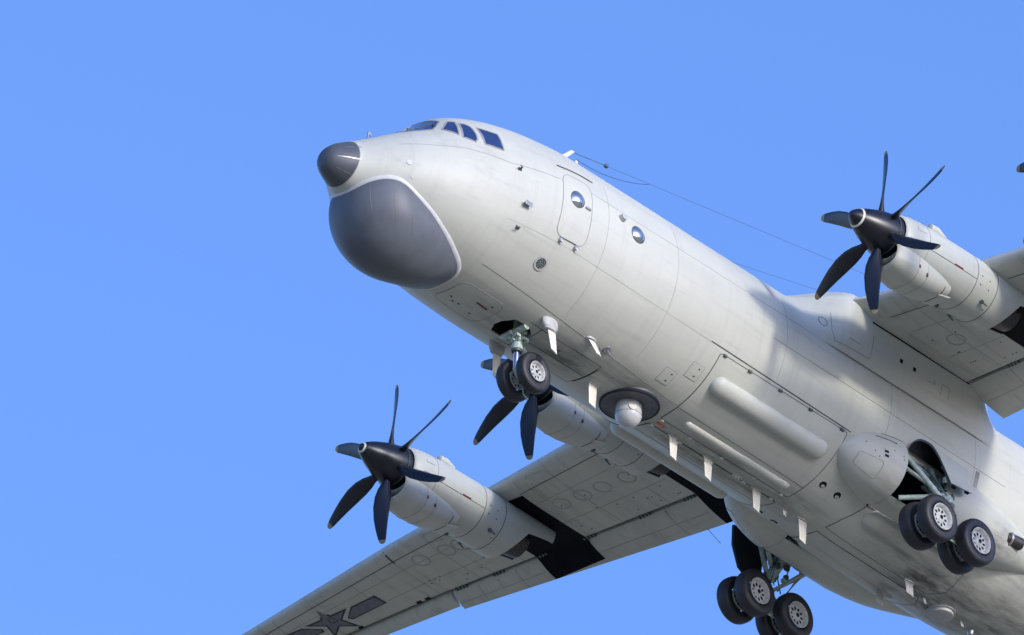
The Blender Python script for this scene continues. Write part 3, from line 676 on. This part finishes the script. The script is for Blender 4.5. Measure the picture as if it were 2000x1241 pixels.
# ------------------------------------------------------------------ engines
def engine(y, s0, z, sg_in, phase, ringw):
    ax = np.array([s0, y, z]); secs = []
    a = np.linspace(0, 2 * PI, 65)[:-1]
    def ringp(ds, r, zo=0., ry=None): return ax + np.stack([np.full_like(a, ds), (ry or r) * np.sin(a), zo + r * np.cos(a)], -1)
    prof = [(1.36, .44), (1.25, .47), (1.215, .49), (1.205, .505), (1.22, .525), (1.28, .55), (1.45, .592), (1.7, .62), (2.0, .638), (2.5, .65), (3.33, .655), (3.95, .66), (4.42, .655)]
    V, F = loft([ringp(d, r) for d, r in prof], True, True, False); nac = mk('engine_nacelle', V, F, M_nac, ang=60)
    V, F = loft([ringp(1.20, .46), ringp(1.215, .494), ringp(1.30, .47)], True); mk('front_seal', V, F, M_soot, nac)
    # tail of the nacelle: open underneath for the jet pipe
    rows = []
    for ds in np.concatenate([4.42 + .3 * np.linspace(0, 1, 12) ** 2, np.linspace(4.76, 5.42, 9)]):
        f = (ds - 4.42); r = .655 - .05 * f ** 1.5; zo = .08 * f
        al = 180 - 74 * min(1, max(0, (ds - 4.42) / .3)) ** .5 if ds < 4.73 else 106 - 6 * math.sin(PI * min(1, (ds - 4.73) / .7) / 2)
        rows.append([ax + np.array([ds + (.25 * max(0, math.cos(b) * .8 + .45) if ds > 4.73 else 0) * (ds - 4.73) / .69, r * math.sin(b), zo + r * math.cos(b)]) for b in np.radians(np.linspace(-al, al, 60))])
    V, F = loft(rows, False); mk('nacelle_tail', V, F, M_nac, nac)
    V, F = loft([[p + (ax + np.array([0, 0, .1]) - p) * np.array([0, .05, .05]) for p in r] for r in rows], False); mk('tail_liner', V, F, M_soot, nac)
    V, F = lathe([(4.42, .645), (4.43, .3), (4.44, .01)], ax, (1, 0, 0), 40); mk('firewall', V, F, M_dark, nac)
    jp = ax + np.array([0, 0, -.16]); V, F = lathe([(4.4, .42), (4.7, .40), (5.05, .36), (5.06, .33), (4.7, .32), (4.69, .01)], jp, (1, 0, .03), 32); mk('jet_pipe', V, F, M_pipe, nac)
    # intake scoop under the spinner
    sp = [(1.22, .36, .25, -.53), (1.12, .37, .265, -.535), (1.085, .385, .28, -.535), (1.10, .405, .30, -.535), (1.2, .435, .335, -.53), (1.4, .465, .39, -.52), (1.7, .48, .435, -.505), (2.0, .47, .44, -.49), (2.35, .445, .41, -.475), (2.62, .41, .35, -.46), (2.84, .36, .27, -.46), (2.86, .3, .2, -.44)]
    rows = []
    for ds, wy, hz, zo in sp:
        sk = np.sign(np.sin(a)) * np.abs(np.sin(a)) ** .70; ck = np.sign(np.cos(a)) * np.abs(np.cos(a)) ** .70
        rows.append(ax + np.stack([ds + .05 * ck * (1 if ds < 1.3 else 0), wy * sk, zo + hz * ck], -1))
    V, F = loft(rows, True, False, True); sco = mk('intake_scoop', V, F, M_nac, nac, ang=50)
    for i_, lo, hi, r_ in ((6, 9, 56, .005), (7, 9, 56, .004), (9, 20, 45, .010)):
        cc = rows[i_].mean(0); V, F = tube(cc + (rows[i_][lo:hi] - cc) * 1.002, r_, 5); mk('scoop_seam', V, F, M_seam if i_ == 9 else M_seaml, nac)
    V, F = loft([rows[0], rows[0] + np.array([.3, 0, 0])], True, False, True); mk('intake_duct', V, F, M_dark, nac)
    b0 = ax + np.array([2.60, 0, -.80]); b = MB(); b.add(*boxm(b0 + np.array([.16, 0, .045]), .36, .5, .03, (np.array([.97, 0, .24]), np.array([0, 1., 0]), np.array([-.24, 0, .97])))); b.build('cooler_flap', M_nac, nac)
    def nsf(ds, ang, off):
        r = float(pch([p[0] for p in prof[4:]], [p[1] for p in prof[4:]], ds)); n = np.array([0, math.sin(RAD(ang)), math.cos(RAD(ang))]); return ax + np.array([ds, 0, 0]) + n * (r + off), n
    def nseam(path, w=.014, mat=M_seam, name='cowl_seam', closed=False): V, F = ribbon(nsf, path, w, .003, closed); mk(name, V, F, mat, nac)
    for ds, w_, m_ in ((1.83, .010, M_seaml), (3.33, .014, M_seam), (3.95, .016, M_seam)): nseam([(ds, t) for t in np.linspace(0, 360, 72)[:-1]], w_, m_, closed=True)
    for s_ in (1, -1):
        nseam(line((1.84, s_ * 107), (3.32, s_ * 107), 12), .012)
        nseam(line((2.62, s_ * 105.5), (2.88, s_ * 105.5), 6), .04, M_red, 'red_mark')
        nseam(line((1.5, s_ * 78), (1.75, s_ * 78), 5), .012, M_seaml); nseam(line((1.5, s_ * 70), (1.5, s_ * 78), 5), .010, M_seaml)
        nseam(line((1.45, s_ * 103), (1.6, s_ * 103), 4), .03, M_seaml, 'stencil'); nseam(line((1.45, s_ * 107), (1.58, s_ * 107), 4), .02, M_seaml, 'stencil')
        for ds, t in ((3.45, 95), (3.68, 97), (3.45, 112), (3.7, 114), (3.85, 150)): nseam(line((ds, s_ * t), (ds + .03, s_ * t), 2), .03, M_seam, 'fastener')
        p, n = nsf(3.7, s_ * 138, 0); b = MB(); b.add(*lathe([(0, .05), (.04, .045)], p, n, 12)); b.add(*tube([p + n * .03, p + n * .05 + np.array([.14, 0, -.02])], .016, 6)); b.build('vent_pipe', M_gearD, nac)
    p, n = nsf(3.1, 205, 0); V, F = lathe([(0, .06), (.05, .05), (.06, .03)], p, (-.3, 0, -1), 14); mk('drain', V, F, M_gearD, nac)
    p, n = nsf(2.3, 30, -.05); V, F = lathe([(-.22, .05), (-.2, .085), (0, .10), (.3, .02)], p + n * .07, (1, 0, 0), 16); mk('top_scoop', V, F, M_nac, nac)
    # two drill lines on the scoop
    for s_ in (1, -1):
        for ds, zz in ((1.72, -.62), (1.98, -.70)):
            wy, hz = .475, .43; k = (zz + .495) / hz; ck = abs(k) ** (1 / .70); sk = math.sqrt(max(0, 1 - ck * ck)) ** .70
            mk('red_mark', *boxm(ax + np.array([ds, s_ * wy * sk, zz]), .05, .02, .075), M_red, sco, smooth=False)
    # propeller
    spf = [(0, .004), (.006, .03), (.025, .062), (.07, .108), (.14, .158), (.25, .218), (.4, .288), (.6, .362), (.8, .422), (1.0, .463), (1.12, .478), (1.19, .48), (1.2, .40)]
    V, F = lathe(spf, ax, (1, 0, 0), 56); prop = mk('propeller', V, F, M_prop, ang=50)
    if ringw:
        d0, d1 = ringw; xs = [p[0] for p in spf]; rs = [p[1] for p in spf]
        V, F = lathe([(d0, float(np.interp(d0, xs, rs)) - .005), (d0, float(np.interp(d0, xs, rs)) + .004), (d1, float(np.interp(d1, xs, rs)) + .004), (d1, float(np.interp(d1, xs, rs)) - .005)], ax, (1, 0, 0), 48)
        F = F[:-2]; mk('spinner_ring', V, F, M_white, prop)
    V, F = lathe([(1.06, .478), (1.06, .486), (1.075, .486), (1.075, .478)], ax, (1, 0, 0), 48); mk('spinner_joint', V, F[:-2], M_gearD, prop)
    rr = np.array([.40, .52, .66, .85, 1.1, 1.4, 1.65, 1.82, 1.90, 1.97, 2.0]); ch = np.array([.16, .20, .29, .35, .36, .315, .255, .205, .175, .13, .05]); tk = np.array([.15, .13, .08, .055, .045, .036, .028, .022, .018, .014, .006])
    for k in range(6):
        ph = RAD(phase + 60 * k); er = np.array([0, math.sin(ph), math.cos(ph)]); et = np.array([0, math.cos(ph), -math.sin(ph)]); ex = np.array([1., 0, 0]); rows = []
        for r, c, h in zip(rr, ch, tk):
            be = RAD(54 - 34 * (r - .4) / 1.6); cd = et * math.cos(be) * TW + ex * math.sin(be); nd = np.cross(er, cd); sw = -.06 * ((r - .4) / 1.6) ** 2 + .07 * math.sin(PI * (r - .4) / 1.6)
            rows.append([ax + np.array([.93, 0, 0]) + er * r + cd * (c * .5 * math.cos(q) - sw) + nd * h * .5 * math.sin(q) for q in np.linspace(0, 2 * PI, 19)[:-1]])
        A = np.array(rows); V, F = loft(A, True, True, True)
        mi = [1 if (f[0] // 18) >= 8 and len(f) == 4 else 0 for f in F]; mi[-1] = 1
        mk('blade', V, F, None, prop, mats=[M_prop, M_yel], mi=mi, ang=60)
    return nac
TW = -1
for y, s0, z, rg in ((4.9, 10.31, 1.358, (.205, .245)), (-4.9, 10.31, 1.358, (.205, .245)), (-9.65, 10.78, 1.188, (.055, .085)), (10.1, 10.78, 1.188, (.055, .085))):
    engine(y, s0, z, 0, -8.0 if y > 6 else 2.0, rg)

# ------------------------------------------------------------------ landing gear
def wheel(c, R, w, rr, sg, nh):
    """sg: side the dished rim faces"""
    c = np.asarray(c, float); prof = []
    for a in np.linspace(0, 2 * PI, 41)[:-1]:
        ca, sa = math.cos(a), math.sin(a)
        x = w / 2 * np.sign(ca) * abs(ca) ** .72; r = (R + rr) / 2 + (R - rr) / 2 * np.sign(sa) * abs(sa) ** .8
        if r > R - .012 and abs(x) < w * .3: r -= .006 * (1 if (int(abs(x) / (w * .075)) % 2) else 0)
        prof.append((x, r))
    prof.append(prof[0]); d, u, v = frame((0, 1, 0)); a = np.linspace(0, 2 * PI, 65)[:-1]
    V, F = loft([c + d * x + r * (np.cos(a)[:, None] * u + np.sin(a)[:, None] * v) for x, r in prof]); o = mk('wheel', V, F, M_tyre, ang=60)
    f = sg * w / 2; b = MB()
    for s_ in (1, -1):
        k = s_ * w / 2
        b.add(*lathe([(k * .80, rr * 1.02), (k * 1.0, rr * 1.05), (k * 1.06, rr * 1.0), (k * 1.0, rr * .94), (k * .74, rr * .86), (k * .52, rr * .80), (k * .50, rr * .45), (k * .72, rr * .30), (k * .76, rr * .24), (k * .76, rr * .001)], c, (0, 1, 0), 48, False))
        for j in range(nh):
            q = 2 * PI * j / nh; rad = rr * .58; ctr = c + np.array([rad * math.cos(q), k * .515, rad * math.sin(q)])
            er = np.array([math.cos(q), 0, math.sin(q)]); et = np.array([-math.sin(q), 0, math.cos(q)])
            pts = [ctr + er * rr * .14 * math.cos(t) + et * rr * .095 * math.sin(t) for t in np.linspace(0, 2 * PI, 13)[:-1]]
            b.add(pts + [p + np.array([0, .006 * s_, 0]) for p in pts], [tuple(range(12)), tuple(range(12, 24))] + [(i, (i + 1) % 12, 12 + (i + 1) % 12, 12 + i) for i in range(12)], 1)
        b.add(*lathe([(k * .77, rr * .17), (k * .80, rr * .17), (k * .80, rr * .02)], c, (0, 1, 0), 16), 1)
    b.build('rim', [M_rimm, M_dark], o, ang=40); return o
for sg in (1, -1):
    yc, zc, s_ = 2.58 * sg, -2.72, 16.335
    for ds in (-.615, .615):
        for dy in (-.2565, .2565): wheel((s_ + ds, yc + dy, zc), .525, .335, .285, 1, 10)
    b = MB(); b.add(*tube([(s_ - .62, yc, zc), (s_ - .3, yc, zc + .03), (s_ + .3, yc, zc + .03), (s_ + .62, yc, zc)], [.07, .085, .085, .07], 12))
    for ds in (-.615, .615): b.add(*tube([(s_ + ds, yc - .3, zc), (s_ + ds, yc + .3, zc)], .055, 12))
    b.add(*tube([(s_ - .3, yc + .08, zc - .15), (s_ + .3, yc + .08, zc - .15)], .022, 8)); bog = b.build('bogie_beam', M_gear)
    top = np.array([16.45, 1.95 * sg, -1.25]); b = MB()
    b.add(*tube([top, top + (np.array([s_, yc, -2.05]) - top) * .92], [.13, .125], 16)); st = b.build('main_gear_strut', M_gear)
    V, F = tube([(s_ + .01, yc - .04 * sg, -1.98), (s_, yc, zc + .03)], .075, 16); mk('oleo_piston', V, F, M_chrome, st)
    V, F = lathe([(-.1, .14), (.1, .14)], (s_ + .02, yc - .06 * sg, -1.93), (0, .35 * sg, -1), 16); mk('strut_collar', V, F, M_gear, st)
    for nm_, pts, r in (('drag_brace', [(15.38, 2.12 * sg, -1.05), (15.75, 2.3 * sg, -1.42), (16.1, 2.45 * sg, -1.78), (16.3, 2.52 * sg, -2.0)], [.055, .06, .062, .04]),
                        ('drag_brace', [(15.38, 1.9 * sg, -.92), (16.5, 2.05 * sg, -1.15)], .05), ('drag_brace', [(15.40, 1.75 * sg, -1.0), (16.4, 2.1 * sg, -1.4)], .05),
                        ('side_brace', [(15.55, 1.85 * sg, -1.93), (16.0, 2.2 * sg, -1.82), (16.35, 2.5 * sg, -1.7)], .055),
                        ('side_brace', [(17.1, 1.75 * sg, -1.55), (16.85, 2.1 * sg, -1.85), (16.45, 2.5 * sg, -2.25)], [.05, .06, .04]),
                        ('side_brace', [(16.75, 1.8 * sg, -1.2), (16.85, 2.1 * sg, -1.85), (16.6, 2.35 * sg, -2.45)], [.05, .05, .035]),
                        ('retraction_jack', [(16.55, 1.6 * sg, -1.1), (16.6, 2.3 * sg, -1.75)], .05), ('retraction_jack', [(16.25, 2.1 * sg, -1.0), (16.3, 2.35 * sg, -1.7)], .045)):
        V, F = tube(pts, r, 10); mk(nm_, V, F, M_gear, st)
    b = MB()
    for k in range(9):
        p0 = np.array([random.uniform(16.0, 16.8), sg * random.uniform(1.9, 2.3), random.uniform(-1.4, -1.0)]); p2 = np.array([random.uniform(16.2, 16.6), sg * random.uniform(2.4, 2.62), random.uniform(-2.3, -1.8)])
        pm = (p0 + p2) / 2 + np.array([random.uniform(-.15, .15), sg * random.uniform(0, .12), random.uniform(-.1, .1)]); ts = np.linspace(0, 1, 9)[:, None]
        b.add(*tube((1 - ts) ** 2 * p0 + 2 * ts * (1 - ts) * pm + ts ** 2 * p2, .015, 6))
    for k in range(10):
        b.add(*boxm((random.uniform(16.1, 16.65), sg * random.uniform(2.15, 2.55), random.uniform(-2.1, -1.3)), random.uniform(.05, .14), random.uniform(.05, .1), random.uniform(.05, .16)))
    b.build('hydraulic_lines', M_gearD, st, smooth=False)
    b = MB()
    for k in range(8): b.add(*boxm((random.uniform(16.2, 16.7), sg * random.uniform(2.2, 2.6), random.uniform(-2.2, -1.3)), random.uniform(.04, .10), random.uniform(.04, .08), random.uniform(.05, .14)))
    b.build('valve_blocks', M_gear, st, smooth=False)
    b = MB(); b.add(*tube([(s_ + .1, yc + .02, -2.2), (s_ + .32, yc + .02, -2.42), (s_ + .12, yc + .02, -2.66)], [.035, .03, .035], 8)); b.build('torque_link', M_gear, st)
    # sponson: nose cone, floor of the well, tail
    def ringp(s, r, k=None):
        q = np.linspace(0, 2 * PI, 57)[:-1] if k is None else np.linspace(k[0], k[1], 24)
        return np.stack([np.full_like(q, s), sg * (1.5 + r * np.cos(q)), -1.25 + r * np.sin(q)], -1)
    fr = [(13.86, .04), (13.9, .14), (14.0, .27), (14.15, .40), (14.35, .52), (14.6, .62), (14.9, .70), (15.2, .755), (15.34, .77)]
    V, F = loft([ringp(s, r) for s, r in fr]); spn = mk('sponson', V, F, M_pod)
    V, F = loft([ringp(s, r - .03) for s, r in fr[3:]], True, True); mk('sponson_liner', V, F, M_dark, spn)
    mid = [(s, .775) for s in np.linspace(15.34, 16.61, 12)]
    V, F = loft([ringp(s, r, (RAD(-115), RAD(-66))) for s, r in mid], False); mk('well_floor', V, F, M_pod, spn)
    af = [(16.6, .74), (16.601, .775), (17.5, .785), (18.1, .74), (18.6, .67), (19.1, .56), (19.6, .43), (20.1, .30), (20.6, .15), (20.8, .05)]
    V, F = loft([ringp(s, r) for s, r in af], True, False, True); aft = mk('sponson_tail', V, F, M_pod, spn)
    V, F = loft([ringp(16.61, .74), ringp(17.2, .6)], True, False, True); mk('tail_bulkhead', V, F, M_dark, spn)
    ex = np.array([18.86, 2.0 * sg, -1.40]); b = MB(); b.add(*lathe([(-.1, .15), (.22, .145), (.36, .14), (.36, .125), (.1, .12), (.09, .01)], ex, (1, .12 * sg, .05), 28)); b.build('exhaust_stub', M_pipe, spn)
    V, F = lathe([(-.02, .175), (.03, .175), (.03, .145)], ex, (1, .12 * sg, .05), 28); mk('exhaust_collar', V, F, M_steel, spn)
    # wheel-well door, an arched shell over the gear
    f_ = np.array([(15.55, 2.06, -.78), (15.62, 2.12, -.60), (15.72, 2.22, -.53), (15.86, 2.38, -.62), (15.98, 2.50, -.84), (16.12, 2.60, -1.18), (16.26, 2.68, -1.52)]) * np.array([1, sg, 1])
    a_ = np.array([(17.05, 2.0, -.80), (17.06, 2.03, -.70), (17.08, 2.12, -.62), (17.1, 2.28, -.64), (17.1, 2.40, -.74), (17.1, 2.46, -1.0), (17.1, 2.50, -1.30)]) * np.array([1, sg, 1])
    u = np.linspace(0, 6, 25); f_ = np.stack([pch(range(7), f_[:, k], u) for k in range(3)], -1); a_ = np.stack([pch(range(7), a_[:, k], u) for k in range(3)], -1)
    cen = np.array([16.4, 1.9 * sg, -1.35])
    def shell(off): return [[p + (np.array([p[0], cen[1], cen[2]]) - p) / np.linalg.norm(np.array([0, cen[1] - p[1], cen[2] - p[2]])) * off for p in f_ + (a_ - f_) * t] for t in np.linspace(0, 1, 10)]
    o1 = shell(0); i1 = shell(.045)
    V, F = loft(o1, False); gd = mk('main_gear_door', V, F, M_pod)
    V, F = loft(i1, False); mk('door_lining', V, F, M_dark, gd)
    V, F = loft([o1[0], i1[0]], False); mk('door_edge', V, F, simple('door_edge_seal', (.05, .06, .08), .45) if sg > 0 else bpy.data.materials['door_edge_seal'], gd)
    V, F = loft([[r[-1] for r in o1], [r[-1] for r in i1]], False); mk('door_edge', V, F, M_pod, gd)
    for p in (np.array([16.45, 2.58 * sg, -1.5]), np.array([16.95, 2.5 * sg, -1.36])): mk('door_hinge', *boxm(p, .10, .05, .05), M_soot, gd, smooth=False)
    # hanging outboard door leaf
    if sg < 0:
        rows = []
        for y_, off in ((2.72, 0), (2.78, 1)):
            rows.append([(15.36, -y_, -1.05), (15.40, -y_ - .02, -1.5), (15.60, -y_, -1.98), (15.78, -y_, -2.06), (16.25, -y_ + .03, -2.0), (16.3, -y_ + .06, -1.0)])
        V, F = loft(rows, True, True, True); mk('hanging_door', V, F, M_inner)
    seam([(s, sg * t) for s, t in [(17.2, 110.4), (18.2, 112), (18.7, 113.6), (19.4, 117), (19.8, 120)]], .02)
    # belly wheel-well covers with a shallow bulge
    o = pl([(15.2, sg * 176.5), (15.24, sg * 165.5), (15.46, sg * 146), (16.2, sg * 142), (18.6, sg * 146), (18.7, sg * 168), (18.45, sg * 177)], 8)
    V, F = patch(Fsf, o, .008, 10); bc = mk('wheel_well_cover', V, F, M_panel); V, F = ribbon(Fsf, o, .010, .012, True); mk('cover_gap', V, F, M_seam, bc)
    V, F = sausage(15.55, 18.4, sg * 154, .25, .10); mk('cover_bulge', V, F, M_panel, bc)
# sponson nose fittings
Tpod = Tab([13.86, 13.9, 14.0, 14.15, 14.35, 14.6, 14.9, 15.2, 15.34], [.04, .14, .27, .40, .52, .62, .70, .755, .77])
for sg in (1, -1):
    def psf(a, q, off):
        q = RAD(q); n = np.array([0, sg * math.cos(q), math.sin(q)]); return np.array([a, sg * 1.5, -1.25]) + n * (float(Tpod(a)) + off), n
    pods = [o_ for o_ in bpy.data.objects if o_.name.startswith('sponson') and not o_.name.startswith('sponson_')]
    pod = pods[0] if sg > 0 else pods[-1]
    for q in (-3, -11): seam(line((14.72 - .02 * (q + 3) / 8, q), (14.82 - .02 * (q + 3) / 8, q), 3), .05, M_dark, 'louvre', pod, .004, False, psf)
    seam(line((14.55, 30), (15.08, 24), 10), .022, M_seam, 'slot', pod, .004, False, psf); seam(line((14.78, 47), (15.33, 41), 10), .022, M_seam, 'slot', pod, .004, False, psf)
    seam(rrect(14.22, 14.78, -62, -24, .06, 6, 4), .010, M_seaml, 'access_panel', pod, .003, True, psf)
    for a, q in ((14.95, 5), (15.2, 2), (15.22, -4), (14.5, -10), (14.62, -18), (14.3, 6)): seam(line((a, q), (a + .025, q), 2), .025, M_seam, 'fastener', pod, .004, False, psf)

# nose gear
wheel((6.0, .28, -2.994), .45, .26, .215, 1, 8); wheel((6.0, -.28, -2.994), .45, .26, .215, 1, 8)
b = MB(); b.add(*tube([(5.74, 0, -1.6), (5.745, 0, -2.5)], .105, 18)); b.add(*lathe([(0, .125), (.10, .125)], (5.745, 0, -2.36), (0, 0, -1), 18)); b.add(*lathe([(0, .12), (.05, .14), (.12, .14), (.15, .11)], (5.74, 0, -2.14), (0, 0, -1), 18)); ns = b.build('nose_gear_strut', M_gear)
V, F = tube([(5.745, 0, -2.48), (5.76, 0, -2.9)], .065, 18); mk('oleo_piston', V, F, M_chrome, ns)
V, F = lathe([(0, .11), (.045, .11)], (5.745, 0, -2.465), (0, 0, -1), 18); mk('gland_ring', V, F, M_gearD, ns)
b = MB(); b.add(*tube([(5.76, 0, -2.86), (5.85, 0, -3.0), (6.0, 0, -2.994)], [.085, .08, .075], 12)); b.add(*tube([(6.0, -.3, -2.994), (6.0, .3, -2.994)], .05, 12)); b.build('axle_fork', M_gear, ns)
b = MB(); b.add(*tube([(5.62, -.34, -2.10), (5.62, .34, -2.06)], .075, 16)); b.add(*lathe([(0, .085), (.03, .085), (.04, .05)], (5.62, .34, -2.06), (0, 1, 0), 16)); b.build('steering_jack', M_gear, ns)
b = MB(); b.add(*tube([(5.88, .05, -2.36), (6.0, .06, -2.5), (5.92, .06, -2.72)], [.04, .035, .035], 8)); b.add(*tube([(5.88, -.05, -2.36), (6.0, -.06, -2.5), (5.92, -.06, -2.72)], [.04, .035, .035], 8)); b.build('torque_link', M_gear, ns)
b = MB()
for k in range(10): b.add(*boxm((5.7 + random.uniform(-.16, .16), random.uniform(-.2, .22), random.uniform(-2.34, -2.04)), random.uniform(.05, .13), random.uniform(.04, .1), random.uniform(.04, .1)))
b.build('steering_valves', M_gear, ns, smooth=False)
b = MB()
for k in range(5):
    q0 = np.array([5.62, random.uniform(-.2, .2), -2.05]); q2 = np.array([5.82, random.uniform(-.1, .12), -2.42]); qm = (q0 + q2) / 2 + np.array([-.12, random.uniform(-.1, .1), -.06]); ts = np.linspace(0, 1, 8)[:, None]
    b.add(*tube((1 - ts) ** 2 * q0 + 2 * ts * (1 - ts) * qm + ts ** 2 * q2, .013, 6))
b.build('brake_hoses', M_gearD, ns)
V, F = tube([(6.0, .0, -3.2), (6.06, -.02, -3.36), (6.2, -.02, -3.43)], .02, 8); mk('scraper_bar', V, F, M_gear, ns)

# ------------------------------------------------------------------ tail surfaces (behind the frame, where the wires lead)
def tail_panel(name, root_le, root_c, tip_le, tip_c, rootp, tipp, side, parent=None):
    rows = []
    for f in np.linspace(0, 1, 12):
        le = root_le + (tip_le - root_le) * f; c = root_c + (tip_c - root_c) * f; p = np.asarray(rootp, float) + (np.asarray(tipp, float) - np.asarray(rootp, float)) * f; row = []
        for a in np.linspace(0, 2 * PI, 41)[:-1]:
            x = .5 - .5 * math.cos(a); h = .065 * c * math.sin(a) * (1 - x) ** .35 * 1.3; row.append(np.array([le + c * x, p[0], p[1]]) + np.array([0, side[0], side[1]]) * h)
        rows.append(row)
    return mk(name, *loft(rows, True, True, True), M_wing, parent)
fin = tail_panel('tail_fin', 25.5, 6.0, 29.6, 2.8, (0, 1.6), (0, 8.2), (1, 0))
for sg in (1, -1): tail_panel('tailplane', 28.0, 3.6, 29.4, 1.8, (0, 1.35), (sg * 6.1, 1.5), (0, 1))
V, F = lathe([(0, .48), (.6, .3), (1.5, .22), (4.6, .2), (4.9, .1), (4.95, .01)], (31.9, 0, 1.35), (1, 0, 0), 24); mk('tail_boom', V, F, M_body)
